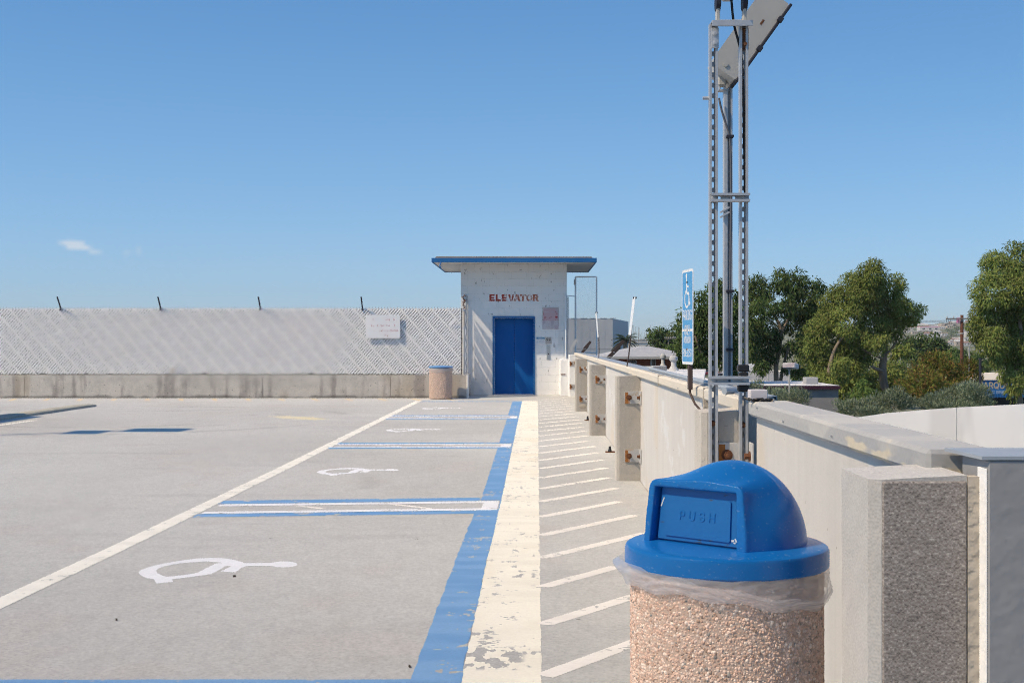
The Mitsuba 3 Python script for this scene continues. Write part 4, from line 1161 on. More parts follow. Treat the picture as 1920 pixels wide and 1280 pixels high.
def parking_sign(c, yaw, w, h, label, full=True, lean=(0, 0), base=None):
    """plate centred at c, its face towards -x turned by yaw"""
    t = thing('parking_sign', label, 'sign', 'accessible parking signs on the parapet')
    nrm = np.array([-math.cos(yaw), -math.sin(yaw), 0]); rt = np.array([-nrm[1], nrm[0], 0]) * 1.0
    up = np.array([lean[0], lean[1], 1.0]); up /= np.linalg.norm(up)
    rt = np.cross(up, nrm); rt /= np.linalg.norm(rt)
    nrm = np.cross(rt, up)
    rr = lambda a, b, r: sbox(-a / 2, -b / 2, a / 2, b / 2).buffer(-r).buffer(r)
    P = lambda m, off=0: frame(m, rt, up, nrm, c + nrm * off)
    part(t, 'plate', P(extrude(rr(w, h, .03), .002)), 'm_lettering')
    if full:
        zl = -h / 2 + .36 * h
        part(t, 'face', P(extrude(unary_union([sbox(-w / 2 + .016, zl + .008, w / 2 - .016, h / 2 - .018).buffer(-.015).buffer(.015), sbox(-w / 2 + .016, -h / 2 + .018, w / 2 - .016, zl - .008).buffer(-.015).buffer(.015)]), .0008), .0022), 'm_sign_blue')
        # wheelchair figure
        y0 = h / 2 - .13
        ringp = Point(-.01, y0 - .065).buffer(.062, 24).difference(Point(-.01, y0 - .065).buffer(.048, 24)).difference(sbox(-.0, y0 - .05, .06, y0 + .01))
        body_ = unary_union([Point(-.02, y0 + .087).buffer(.017, 16), strip([(-.02, y0 + .07), (-.012, y0 - .03)], .022), strip([(-.012, y0 - .028), (.04, y0 - .03), (.058, y0 - .10), (.08, y0 - .095)], .017), strip([(-.018, y0 + .02), (.035, y0 + .015)], .014), ringp])
        part(t, 'wheelchair_symbol', P(extrude(body_, .0008), .0032), 'm_lettering')
        lt = part(t, 'lettering', cat(P(text2d('PARKING', .066, w - .075), .0032).apply_translation(up * (h / 2 - .335)), P(text2d('ONLY', .066, w * .46), .0032).apply_translation(up * (h / 2 - .435 + .0)),
                                 P(text2d('MINIMUM', .045, w * .58), .0032).apply_translation(up * (zl - .085)), P(text2d('FINE $250', .05, w * .74), .0032).apply_translation(up * (zl - .175))), 'm_lettering')
        part(t, 'bolt', cat(P(lathe([(0, 0), (.008, 0), (.006, .006), (0, .007)], 10), .003).apply_translation(up * (h / 2 - .085)), P(lathe([(0, 0), (.008, 0), (.006, .006), (0, .007)], 10), .003).apply_translation(up * (-h / 2 + .10))), 'm_dark')
    else:
        part(t, 'face', P(extrude(rr(w - .03, h - .03, .02), .0008), .0022), 'm_lettering')
    return t, up, rt, nrm


SDp = 8.5
c = np.array([(1289.5 - 1000.5) / F * SDp, SDp, EYE - (594 - 640) / F * SDp])
t, up, rt, nrm = parking_sign(c, math.radians(7.2), .305, .63, 'blue and white accessible parking sign on a rusty post beside the mast')
zb_, zt_ = EYE - (730 - 640) / F * SDp, EYE - (560 - 640) / F * SDp
part(t, 'post', cat(bbox(c[0] - .002 + .004, c[0] + .03, SDp - .032, SDp + .032, zb_, zt_, .002)), 'm_brown_post')
part(t, 'bent_rod', tube([(c[0] + .012, SDp - .02, zb_ + .04), (c[0] + .012, SDp - .02, zb_ - .02), (c[0] + .035, SDp - .1, zb_ - .09), (1.09, SDp - .25, zb_ - .14)], .008, 8), 'm_brown_post')
for D, ub, vb, um, vm, ut, vt, lab in ((15.4, 1174, 696, 1181, 628, 1189, 557, 'taller edge-on sign on a thin leaning rod in front of the palm'), (22.8, 1122.5, 677, 1121.5, 632, 1117.5, 585, 'white-edged sign seen edge-on on a thin rod, before the open steel frame')):
    a, b_ = AT(um, vm, D), AT(ut, vt, D)
    c = (a + b_) / 2
    d = b_ - a
    h = np.linalg.norm(d)
    t, up, rt, nrm = parking_sign(c, math.radians(1.5), .305, h, lab, False, (d[0] / d[2], 0))
    q = AT(ub, vb, D - .05)
    part(t, 'rod', tube([a + up * .12 + np.array([.012, 0, 0]), a + np.array([.012, 0, 0]), (a * .45 + q * .55) + np.array([0.012, 0, 0]), q], .008, 8), 'm_brown_post')
    part(t, 'clip', bbox(b_[0] - .012, b_[0] + .03, D - .03, D + .03, b_[2] - .02, b_[2] + .004, .003), 'm_dark')
for D, u0, v0, u1, v1, lab, mt in ((23.5, 1140, 671, 1171.5, 640, 'brown steel post stub leaning outwards over the parapet, the larger nearer one', 'm_brown_post'), (33.0, 1091, 661, 1108.5, 641, 'brown steel post stub leaning over the parapet, the small far one', 'm_brown_post'), (34.6, 1068, 660, 1083, 637, 'pale leaning post stub behind the mesh by the white wall', 'm_pale_metal')):
    a, b_ = AT(u0, v0, D), AT(u1, v1, D)
    d = b_ - a; L = np.linalg.norm(d); d /= L
    n_ = np.array([d[2], 0, -d[0]])
    st = thing('post_stub', lab, 'post')
    w_ = .034
    part(st, 'lower_channel', cat(frame(bbox(-w_, w_, -.03, -.024, 0, L * .68, .002), n_, [0, 1, 0], d, a), frame(bbox(-w_, -w_ + .006, -.024, .02, 0, L * .68, .002), n_, [0, 1, 0], d, a), frame(bbox(w_ - .006, w_, -.024, .02, 0, L * .68, .002), n_, [0, 1, 0], d, a)), mt)
    part(st, 'upper_channel', cat(frame(bbox(-w_, w_, -.036, -.030, L * .30, L, .002), n_, [0, 1, 0], d, a - n_ * .02)), mt)
    if mt == 'm_brown_post':
        part(st, 'bolt', frame(lathe([(0, 0), (.012, 0), (.012, .008), (0, .008)], 10), n_, d, [0, -1, 0], a + d * L * .35 - np.array([0, .036, 0])), 'm_galvanised')
        part(st, 'bent_rod', tube([a + d * .05, a, a + np.array([-.05, 0, -.01]), a + np.array([-.09, -.02, -.16])], .008, 7), 'm_dark_arm')
    if D < 30:
        part(st, 'foot_block', bbox(a[0] - .05, a[0] + .06, D - .05, D + .05, ZC1 + .001, a[2] + .02, .004), 'm_pale_metal')

# steel frames of the mesh cage beside the elevator building
FD = 35.6
fs = F / FD
gx = lambda u: (u - 1000.5) / fs
gz = lambda v: EYE - (v - 640) / fs
cg = thing('mesh_cage', 'open white steel frames with chain-link beside the elevator building', 'cage')
def bar_(a, b, r=.025):
    return tube([a, b], r, 8)
part(cg, 'post', bar_((gx(1060), FD - .6, gz(672)), (gx(1060), FD - .6, gz(556)), .022), 'm_white_tube')
part(cg, 'post', bar_((gx(1079), FD, -.5), (gx(1079), FD, gz(519)), .022), 'm_white_tube')
part(cg, 'post', bar_((gx(1118.6), FD, -.5), (gx(1118.6), FD, gz(519)), .02), 'm_white_tube')
part(cg, 'rail', bar_((gx(1079), FD, gz(519)), (gx(1118.6), FD, gz(519)), .018), 'm_white_tube')
part(cg, 'rail', bar_((gx(1079), FD, gz(661)), (gx(1118.6), FD, gz(661)), .02), 'm_white_tube')
part(cg, 'rail', bar_((gx(1060), FD - .6, gz(555.5)), (gx(1079), FD - .0, gz(555.5)), .012), 'm_white_tube')
part(cg, 'rail', bar_((gx(1060), FD - .6, gz(555.5)), (gx(1056), FD - .0, gz(553)), .012), 'm_white_tube')
wires = []
def mesh_wires(o, ux, w, h, step=.056, r=.0016):
    out = []
    k_ = int((w + h) / step) + 1
    for i in range(k_):
        for s in (1, -1):
            x0 = i * step - h if s == 1 else i * step
            seg = LineString([(x0, 0), (x0 + s * h, h)]).intersection(sbox(0, 0, w, h))
            if seg.is_empty or seg.length < .02:
                continue
            (a0, b0), (a1, b1) = seg.coords[0], seg.coords[-1]
            out.append(tube([o + ux * a0 + np.array([0, 0, b0]), o + ux * a1 + np.array([0, 0, b1])], r, 3, False))
    return out
wires += mesh_wires(np.array([gx(1079), FD + .01, gz(661)]), np.array([1.0, 0, 0]), gx(1118.6) - gx(1079), gz(519) - gz(661))
wires += mesh_wires(np.array([gx(1063), FD - .6, gz(672)]), np.array([.0, 1.0, 0]), 2.8, gz(556) - gz(672))
part(cg, 'chain_link', cat(wires), 'm_wire', kind='stuff')
part(cg, 'hinge_box', bbox(gx(1076), gx(1079), FD - .05, FD + .03, gz(534), gz(524), .006), 'm_pale_metal')
part(cg, 'mesh_edge', tube([(gx(1064.5) + .008 * math.sin(z_ * 90), FD - .58, z_) for z_ in np.linspace(gz(671), gz(558), 160)], .012, 5), 'm_galvanised')

# ================================================================== BEYOND THE PARAPET
# curved ramp wall
us = [(2.2, 19.9), (3.6, 19.5), (4.75, 18.9), (5.5, 18.1), (6.0, 17.2), (6.25, 16.2), (6.3, 15.0)]
ramp_top = lambda x, y: np.interp(-y, [-19.9, -19.4, -19.0, -18.57, -18.06, -17.52, -16.94, -16.33, -15.0], [.144, .248, .323, .434, .509, .574, .624, .673, .76])
ts = np.linspace(0, 1, len(us))
cu = PchipInterpolator(ts, np.array(us))(np.linspace(0, 1, 60))
tn = np.gradient(cu, axis=0); tn /= np.linalg.norm(tn, axis=1, keepdims=True)
nn = np.column_stack([-tn[:, 1], tn[:, 0]])
rw = thing('curved_ramp_wall', 'white curved wall of the spiral ramp beyond the parapet', 'wall')


def ramp_part(i0, i1):
    pl = Polygon(np.vstack([cu[i0:i1], (cu + nn * .18)[i0:i1][::-1]]))
    m = trimesh.creation.extrude_polygon(pl, 4.5, engine='earcut')
    m.apply_translation([0, 0, -4.0])
    v = m.vertices.copy()
    v[:, 2] = np.where(v[:, 2] > 0, ramp_top(v[:, 0], v[:, 1]), -6.9)
    m.vertices = v
    return m


jn = int(np.argmin(np.abs(cu[:, 0] / cu[:, 1] * F + 1000.5 - 1788)))
part(rw, 'panel', ramp_part(0, jn + 1), 'm_ramp_white', smooth=30)
m = ramp_part(jn, 60)
m.apply_translation([.006, -.003, .0])
part(rw, 'panel', m, 'm_ramp_white', smooth=30)
part(rw, 'hook', tube([(cu[25][0], cu[25][1] - .03, -.05), (cu[25][0], cu[25][1] - .03, .08)], .012, 6), 'm_galvanised')

# ---- trees
LEAF = {
        'euc_light': [(.22, .285, .08), (.25, .31, .085), (.18, .25, .07), (.27, .31, .09), (.26, .26, .09)],
        'dark': [(.10, .16, .055), (.12, .18, .06), (.08, .135, .045), (.14, .165, .06)],
        'green': [(.17, .25, .07), (.20, .28, .08), (.15, .225, .065)],
        'orange': [(.24, .23, .06), (.28, .21, .07), (.19, .23, .055), (.34, .20, .08), (.17, .21, .05)],
        'olive': [(.30, .35, .23), (.25, .30, .185), (.38, .42, .31), (.19, .24, .13)],
        'mid': [(.10, .16, .055), (.12, .18, .06), (.08, .135, .045), (.14, .165, .06)]}


def crown(clumps, kind, leaf, n_sub=10, dens=1.0, seed=0, droop=.8, up=False):
    g = np.random.default_rng(seed)
    cs, ls, cols = [], [], []
    pal_ = np.array(LEAF[kind])
    for (c, rx, ry, rz) in clumps:
        c = np.asarray(c, float)
        tone = .8 + .4 * g.random()
        subs = [(c, np.array([rx, ry, rz]) * .78, tone)]
        for _ in range(n_sub):
            d = g.normal(size=3); d /= np.linalg.norm(d)
            k_ = .32 + .2 * g.random()
            subs.append((c + d * np.array([rx, ry, rz]) * (.62 + .25 * g.random()), np.array([rx, ry, rz]) * k_, tone * (.85 + .3 * g.random())))
        for sc_, sr, tn_ in subs:
            area = 4 * math.pi * (np.prod(sr) ** (2 / 3))
            n_ = int(dens * area / (leaf[0] * leaf[1]) * 1.05) + 4
            d = g.normal(size=(n_, 3)); d /= np.linalg.norm(d, axis=1, keepdims=True)
            rad = (.55 + .5 * g.random((n_, 1)) ** .7)
            P = sc_ + d * sr * rad
            ax = d * (.4 if not up else .6) + g.normal(size=(n_, 3)) * .45 + np.array([0, 0, droop if up else -droop])
            ax /= np.linalg.norm(ax, axis=1, keepdims=True)
            nl = d * 1.1 + g.normal(size=(n_, 3)) * .42 + np.array([0, 0, .35])
            sd = np.cross(ax, nl); sd /= np.linalg.norm(sd, axis=1, keepdims=True) + 1e-9
            l_ = leaf[0] * (.6 + .8 * g.random((n_, 1))); w_ = leaf[1] * (.7 + .6 * g.random((n_, 1)))
            V = np.stack([P, P + ax * l_ * .5 + sd * w_ * .5, P + ax * l_, P + ax * l_ * .5 - sd * w_ * .5], 1)
            col = pal_[g.integers(len(pal_), size=n_)] * (.75 + .5 * g.random((n_, 1))) * tn_
            cs.append(V.reshape(-1, 3)); cols.append(np.repeat(col, 4, 0))
    V = np.vstack(cs); C = np.clip(np.vstack(cols), 0, 1)
    q = 4 * np.arange(len(V) // 4)[:, None]
    Fq = np.vstack([q + [0, 1, 2], q + [0, 2, 3]])
    return trimesh.Trimesh(V, Fq, process=False), C


def tree(name, label, D, clumps, kind, leaf, limbs, depth=.9, seed=0, bark='m_bark', category='tree', group=None, **kw):
    """clumps: (u, v, ru, rv) surveyed in the photograph, spread in depth; limbs: polylines (u, v, radius m)"""
    g = np.random.default_rng(seed + 50)
    s = F / D
    cl = []
    for i, (u, v, ru, rv) in enumerate(clumps):
        dd = D + (g.random() - .5) * depth * 2 * 2.2
        if len(clumps) == 1: dd = D
        p = AT(u, v, dd)
        cl.append((p, 1.12 * ru / s, 1.1 * (ru + rv) / 2 / s, 1.12 * rv / s))
    t = thing(name, label, category, group)
    m, C = crown(cl, kind, leaf, seed=seed, **kw)
    part(t, 'crown', m, 'm_leaf', color=C)
    for li, lb in enumerate(limbs):
        pts = np.array([AT(u, v, D + dd_) for u, v, r, dd_ in lb])
        rr_ = [r for _, _, r, _ in lb]
        if li == 0:
            pts = np.vstack([[pts[0][0], pts[0][1], -7.0], pts]); rr_ = [rr_[0] * 1.25] + rr_
        tt_ = np.concatenate([[0], np.cumsum(np.linalg.norm(np.diff(pts, axis=0), axis=1))])
        if len(pts) > 2:
            q = np.linspace(0, tt_[-1], 5 * len(pts))
            rr_ = np.interp(q, tt_, rr_)
            pts = PchipInterpolator(tt_, pts)(q)
        part(t, 'trunk' if li == 0 else 'limb', tube(pts, rr_, 9), bark, smooth=True)
    return t


tree('eucalyptus_tree', 'eucalyptus right behind the mast and the parking sign', 88,
     [(1340, 545, 24, 26), (1312, 575, 26, 26), (1358, 580, 30, 34), (1330, 610, 34, 32), (1292, 610, 22, 30), (1278, 622, 12, 20), (1372, 630, 24, 40), (1305, 645, 30, 24), (1345, 660, 30, 26), (1276, 655, 10, 22), (1380, 570, 10, 24), (1280, 675, 12, 14), (1308, 674, 22, 16), (1375, 690, 14, 20)],
     'mid', (.34, .10), [[(1335, 735, .22, 0), (1338, 690, .2, 0), (1345, 640, .14, 0), (1340, 590, .08, 0)], [(1338, 690, .14, 0), (1310, 650, .09, 0), (1300, 610, .05, 0)], [(1345, 665, .12, 0), (1370, 620, .07, .5), (1376, 580, .04, .5)], [(1338, 714, .07, -1.5), (1322, 685, .06, -1.5), (1308, 672, .04, -1.5)]], seed=1, dens=1.0)
tree('eucalyptus_tree', 'airy dark eucalyptus with gaps in its crown, second from the mast', 122,
     [(1425, 540, 24, 30), (1465, 520, 22, 22), (1495, 535, 24, 26), (1440, 575, 26, 20), (1505, 565, 32, 30), (1415, 590, 20, 22), (1430, 625, 26, 24), (1475, 575, 16, 20), (1530, 545, 18, 20), (1500, 610, 32, 26), (1460, 615, 12, 14), (1435, 665, 22, 22), (1412, 640, 16, 30), (1510, 650, 28, 22), (1480, 655, 14, 14), (1428, 690, 16, 14), (1528, 590, 20, 30), (1447, 640, 18, 18), (1490, 690, 20, 16), (1404, 615, 12, 24), (1415, 560, 14, 18)],
     'mid', (.42, .12), [[(1456, 728, .26, 0), (1455, 690, .24, 0), (1462, 650, .2, 0), (1464, 618, .15, 0), (1452, 590, .1, 0), (1436, 565, .06, 0)], [(1463, 628, .13, 0), (1482, 590, .09, 0), (1493, 570, .05, 0)], [(1464, 620, .10, 0), (1440, 598, .07, 0), (1412, 588, .04, 0)], [(1462, 728, .2, 1), (1468, 690, .16, 1), (1480, 650, .1, 1)]], seed=2, dens=1.0)
tree('eucalyptus_tree', 'largest sunlit yellow-green eucalyptus with a broad rounded crown', 104,
     [(1640, 520, 34, 30), (1598, 535, 34, 32), (1668, 535, 24, 26), (1570, 570, 34, 32), (1625, 560, 36, 30), (1660, 575, 34, 34), (1550, 600, 24, 30), (1535, 635, 22, 36), (1530, 665, 18, 28), (1548, 690, 20, 26), (1592, 605, 32, 30), (1632, 610, 34, 28), (1672, 612, 30, 28), (1704, 590, 24, 24), (1690, 570, 18, 22), (1585, 640, 24, 26), (1608, 655, 26, 24), (1570, 660, 16, 30), (1645, 640, 24, 18), (1625, 675, 14, 12), (1545, 715, 20, 16), (1574, 692, 20, 22), (1562, 722, 14, 12), (1600, 690, 22, 18)],
     'euc_light', (.28, .085), [[(1555, 768, .26, 0), (1553, 720, .22, 0), (1560, 670, .15, 0), (1590, 620, .1, 0)], [(1660, 730, .34, 1), (1655, 690, .32, 1), (1660, 650, .22, 1), (1650, 600, .12, 1)], [(1655, 695, .16, 0), (1640, 690, .13, -.5), (1634, 686, .10, -.5)], [(1657, 672, .10, 0), (1630, 662, .07, -.6), (1618, 655, .05, -.6)], [(1660, 665, .12, 0), (1680, 640, .08, 0), (1690, 600, .05, 0)]], seed=3, dens=1.15)
tree('shaded_tree', 'low leafy tree standing in the shade under the largest eucalyptus', 112, [(1600, 700, 30, 30), (1640, 720, 34, 34), (1580, 740, 24, 30), (1670, 700, 24, 26), (1625, 745, 34, 24), (1690, 655, 16, 20)], 'euc_light', (.36, .14), [[(1620, 768, .2, 0), (1622, 730, .15, 0)]], seed=4, dens=.9)
tree('eucalyptus_tree', 'eucalyptus cut off by the right edge of the view', 82,
     [(1880, 500, 40, 32), (1915, 490, 36, 36), (1860, 545, 34, 34), (1905, 545, 40, 34), (1845, 590, 28, 30), (1885, 600, 36, 34), (1925, 600, 34, 34), (1832, 622, 18, 22), (1865, 640, 30, 26), (1905, 655, 34, 28), (1950, 560, 40, 40), (1885, 690, 14, 26), (1905, 720, 20, 24), (1930, 690, 24, 30), (1868, 672, 10, 20), (1960, 640, 40, 40)],
     'euc_light', (.25, .075), [[(1912, 770, .24, 0), (1908, 700, .2, 0), (1915, 640, .15, 0), (1905, 570, .1, 0)], [(1908, 660, .1, 0), (1880, 620, .07, 0), (1868, 580, .04, 0)]], seed=5, dens=1.1)
tree('orange_shrub', 'broad shrub with orange-brown shoot tips before the utility pole', 68,
     [(1760, 690, 26, 24), (1735, 715, 30, 26), (1780, 710, 32, 26), (1815, 700, 20, 22), (1708, 735, 24, 22), (1760, 740, 36, 26), (1805, 735, 28, 26), (1725, 690, 16, 16), (1690, 745, 16, 18), (1742, 672, 12, 10)],
     'orange', (.22, .065), [[(1760, 775, .14, 0), (1760, 740, .1, 0)]], seed=6, dens=.95, droop=.5, up=True, category='shrub')
tree('olive_shrub', 'silvery green olive shrub behind the curved white wall, left one', 34,
     [(1588, 765, 22, 14), (1620, 762, 24, 14), (1648, 756, 22, 16), (1675, 752, 24, 18), (1700, 756, 16, 14), (1640, 775, 40, 12)],
     'olive', (.10, .022), [[(1640, 800, .05, 0), (1640, 770, .03, 0)]], seed=7, dens=.8, droop=.9, up=True, depth=.25, category='shrub')
tree('olive_shrub', 'silvery green olive shrub behind the curved white wall, beside the blue shop', 36,
     [(1765, 752, 30, 14), (1795, 742, 26, 18), (1820, 735, 24, 22), (1845, 745, 18, 16), (1740, 758, 24, 10), (1800, 762, 50, 10)],
     'olive', (.10, .024), [[(1800, 800, .05, 0), (1805, 755, .03, 0)]], seed=8, dens=.8, droop=.9, up=True, depth=.25, category='shrub')
tree('olive_shrub', 'thin olive shrub left of the white shoebox lamp, above the coping', 40,
     [(1440, 738, 22, 14), (1470, 742, 24, 14), (1498, 746, 18, 14), (1420, 722, 10, 10), (1480, 755, 30, 12)],
     'olive', (.11, .022), [[(1465, 780, .05, 0), (1465, 745, .03, 0)]], seed=9, dens=.42, droop=.9, up=True, depth=.25, category='shrub')
tree('dark_tree', 'dark round tree beyond the brick building, left of the parking sign', 205, [(1235, 628, 20, 18), (1228, 645, 18, 16), (1255, 632, 20, 18), (1248, 650, 26, 14)], 'dark', (.6, .3), [[(1240, 665, .3, 0), (1240, 640, .25, 0)]], seed=10, dens=.8)
tree('hedge_tree', 'bright green low tree below the dark round one', 150, [(1258, 655, 16, 10), (1275, 652, 14, 12), (1245, 660, 12, 7)], 'green', (.4, .18), [[(1260, 670, .2, 0), (1260, 655, .15, 0)]], seed=11, dens=.7)
tree('dark_tree', 'wide dark tree far behind, between the largest eucalyptus and the utility pole', 230, [(1710, 650, 24, 18), (1740, 645, 26, 20), (1768, 655, 24, 16), (1790, 665, 18, 14), (1715, 670, 26, 14)], 'dark', (.6, .3), [[(1735, 680, .3, 0), (1735, 655, .25, 0)]], seed=12, dens=.8)
tree('green_tree', 'low green tree behind the orange shrub, left of the utility pole', 140, [(1770, 672, 24, 14), (1795, 676, 16, 12), (1745, 678, 14, 10)], 'green', (.4, .16), [[(1775, 690, .2, 0), (1775, 675, .15, 0)]], seed=13, dens=.7)
tree('dark_tree', 'dark tree right of the utility pole, before the far town', 190, [(1815, 668, 20, 14), (1842, 672, 18, 16), (1830, 690, 26, 14)], 'dark', (.5, .25), [[(1830, 700, .3, 0), (1830, 680, .25, 0)]], seed=14, dens=.8)
tree('green_tree', 'dark green roadside tree behind the shoebox lamp', 170, [(1508, 698, 22, 16), (1530, 694, 18, 16), (1490, 705, 10, 8), (1545, 705, 10, 10)], 'green', (.4, .16), [[(1512, 720, .25, 0), (1512, 700, .2, 0)]], seed=15, dens=.7)
tree('shaded_tree', 'shaded grey-green shrub tree below the largest eucalyptus, behind the left olive shrub', 80, [(1618, 728, 16, 22), (1605, 745, 14, 18), (1634, 742, 14, 18)], 'green', (.25, .1), [[(1618, 770, .1, 0), (1618, 745, .08, 0)]], seed=16, dens=.5)

tree('background_tree', 'shadowy green tree filling the gap between the two middle eucalyptus trees', 165, [(1525, 610, 24, 40), (1540, 660, 20, 34), (1512, 650, 18, 30), (1530, 690, 20, 22)], 'euc_light', (.5, .2), [[(1528, 720, .3, 0), (1528, 650, .2, 0)]], seed=17, dens=.8)
tree('background_tree', 'green tree low behind the mast, under the eucalyptus crowns', 175, [(1395, 650, 20, 22), (1418, 662, 18, 16), (1380, 668, 16, 14), (1440, 665, 16, 12)], 'green', (.45, .18), [[(1400, 700, .25, 0), (1400, 660, .2, 0)]], seed=18, dens=.8)
tree('background_tree', 'green tree right of the trunk of the largest eucalyptus, under its crown', 160, [(1680, 690, 18, 24), (1700, 705, 16, 18), (1690, 725, 20, 16)], 'euc_light', (.45, .18), [[(1690, 740, .25, 0), (1690, 700, .2, 0)]], seed=19, dens=.8)
# ---- palm
PDm = 120
pp = thing('palm_tree', 'fan-shaped palm in front of the grey warehouse', 'palm')
hub = AT(1172, 637, PDm)
part(pp, 'trunk', tube([(hub[0] + .2, PDm, -7), (hub[0] + .1, PDm, -2), tuple(hub)], [.26, .2, .2], 10), 'm_bark', smooth=True)
g = np.random.default_rng(77)
for i in range(24):
    a = 2 * math.pi * i / 24 + .2 * g.random()
    el = (-.35, .15, .55, .95)[i % 4] + .2 * g.random()
    L = 1.35 + .25 * g.random()
    hd = np.array([math.cos(a), math.sin(a), 0])
    pts_ = np.array([hub + hd * L * q * math.cos(el * (1 - .3 * q)) + np.array([0, 0, 1]) * (L * q * math.sin(el) - .55 * L * q * q) for q in np.linspace(0, 1, 9)])
    side = np.array([-hd[1], hd[0], 0])
    V, Fq = [], []
    for j in range(1, 9):
        for s in (-1, 1):
            for sub in (0, .5):
                b0 = pts_[j] * (1 - sub) + pts_[j - 1] * sub
                ln = .42 * math.sin(math.pi * min(.95, (j - sub) / 9 + .15))
                tip = b0 + side * s * ln * .75 + hd * ln * .6 - np.array([0, 0, ln * .45])
                n0 = len(V)
                V += [b0 - hd * .045, tip, b0 + hd * .045]
                Fq.append([n0, n0 + 1, n0 + 2])
    part(pp, 'frond', cat(trimesh.Trimesh(V, Fq, process=False), tube(pts_, .018, 4)), 'm_leaf_plain', color=np.tile([.03, .05, .022], (len(V) + 9 * 4 + 2, 1)))

# ---- buildings
wh = thing('grey_warehouse', 'large pale grey corrugated warehouse behind the steel frames', 'building')
WD = 150
ws_ = F / WD
wx = (1149 - 1000.5) / ws_
zt_w = EYE + 43 / ws_
xs_ = np.arange(-14, wx, .45)
V = []
poly = [(x + .225 * (k_ % 2), WD + (.0 if (k_ // 1) % 2 else .012)) for k_, x in enumerate(xs_)]
pf_ = Polygon(poly + [(wx, WD), (wx + 3.6, WD + 24), (-14, WD + 24)])
mw = trimesh.creation.extrude_polygon(pf_.buffer(0), zt_w + 7, engine='earcut')
mw.apply_translation([0, 0, -7])
part(wh, 'wall', mw, 'm_corrugated')
part(wh, 'girt_line', box(-14, wx + .02, WD - .03, WD - .005, EYE - 0.9, EYE - .82), 'm_metal_roof')
part(wh, 'base_course', box(-14, wx + .03, WD - .12, WD - .031, -7, -1.3), 'm_house_white')
for i in range(14):
    x = -6 + i * 1.15
    part(wh, 'parapet_cap', box(x, x + .75, WD - .05, WD + .12, zt_w + .001, zt_w + .05), 'm_metal_roof')
part(wh, 'doorway', box(wx + 1.4, wx + 2.1, WD + 9.4, WD + 9.8, -4.5, .0), 'm_dark')

bb = thing('brick_building', 'low red brick building with a pale grey metal gable roof', 'building')
BDp = 92
bs = F / BDp
hx = lambda u: (u - 1000.5) / bs
hz = lambda v: EYE - (v - 640) / bs
part(bb, 'wall', box(hx(1132), hx(1300), BDp, BDp + 14, -7, hz(672) - .0), 'm_brick')
eave, ridge = hz(672), hz(655)
v = [(hx(1125), BDp - .9, eave), (hx(1310), BDp - .9, eave), (hx(1310), BDp - .9, eave + .25), (hx(1125), BDp - .9, eave + .25)]
roofm = trimesh.convex.convex_hull(np.array([(hx(1120), BDp - .9, eave), (hx(1310), BDp - .9, eave), (hx(1310), BDp + 15, eave), (hx(1120), BDp + 15, eave), (hx(1120), BDp - .9, eave + .16), (hx(1310), BDp - .9, eave + .16), (hx(1195), BDp + 7, hz(656) + .15), (hx(1232), BDp + 7, hz(653) + .15)]))
part(bb, 'roof', roofm, 'm_metal_roof')
part(bb, 'gutter', box(hx(1122), hx(1310), BDp - .98, BDp - .905, eave - .02, eave + .12), 'm_pale_metal')
for a, b, c0, c1 in ((1182, 1192, 676, 680), (1222, 1228, 674, 688), (1150, 1158, 674, 688)):
    w_ = part(bb, 'window', box(hx(a - 1.5), hx(b + 1.5), BDp - .06, BDp - .004, hz(c1 + 1), hz(c0 - 1)), 'm_house_white')
    part(w_, 'pane', box(hx(a), hx(b), BDp - .08, BDp - .062, hz(c1), hz(c0)), 'm_glass_dark')
part(bb, 'white_panel', box(hx(1176.5), hx(1194), BDp - .05, BDp - .003, hz(696), hz(682)), 'm_pale_metal')
part(bb, 'pilaster', box(hx(1219.5), hx(1222.5), BDp - .2, BDp - .004, -7, eave), 'm_house_white')

fr_ = thing('flat_roof_building', 'low building with a pale gravel flat roof and vents in front of the brick one', 'building')
foot_ = Polygon([(3.4, 40), (5.1, 40), (11.2, 84), (3.4, 84)])
mf = trimesh.creation.extrude_polygon(foot_, 6.48, engine='earcut'); mf.apply_translation([0, 0, -7])
part(fr_, 'wall', mf, 'm_grey_block')
mf = trimesh.creation.extrude_polygon(foot_.buffer(.1, join_style='mitre'), .169, engine='earcut'); mf.apply_translation([0, 0, -.519])
part(fr_, 'roof', mf, 'm_flat_roof')
def on_roof(u, v):
    d = (EYE + .35) * F / (v - 640)
    return (u - 1000.5) / F * d, d
x, y = on_roof(1237, 697)
ac = part(fr_, 'air_conditioner', bbox(x - .42, x + .42, y, y + .8, -.3, .02, .03), 'm_metal_roof')
part(ac, 'grille', cat([box(x - .38 + .1 * i, x - .32 + .1 * i, y - .02, y - .004, -.25, -.03) for i in range(8)]), 'm_grey_block')
for u, v_, r_ in ((1243, 689, .17), (1263, 695, .22)):
    x, y = on_roof(u, v_)
    vt = part(fr_, 'roof_vent', lathe([(0, 0), (r_ * 1.6, 0), (r_ * .75, .3), (r_ * .75, .55), (0, .55)], 18, (x, y, -.35)), 'm_house_white', smooth=35)
    part(vt, 'turbine', lathe([(0, .0), (r_ * .8, .0), (r_ * 1.25, .12), (r_ * 1.2, .28), (r_ * .6, .4), (0, .42)], 18, (x, y, .21)), 'm_pale_metal', smooth=35)
for u, v_ in ((1222, 696), (1212, 692)):
    x, y = on_roof(u, v_)
    part(fr_, 'skylight', bbox(x - .5, x + .5, y, y + 1.2, -.349, -.18, .05), 'm_house_white')

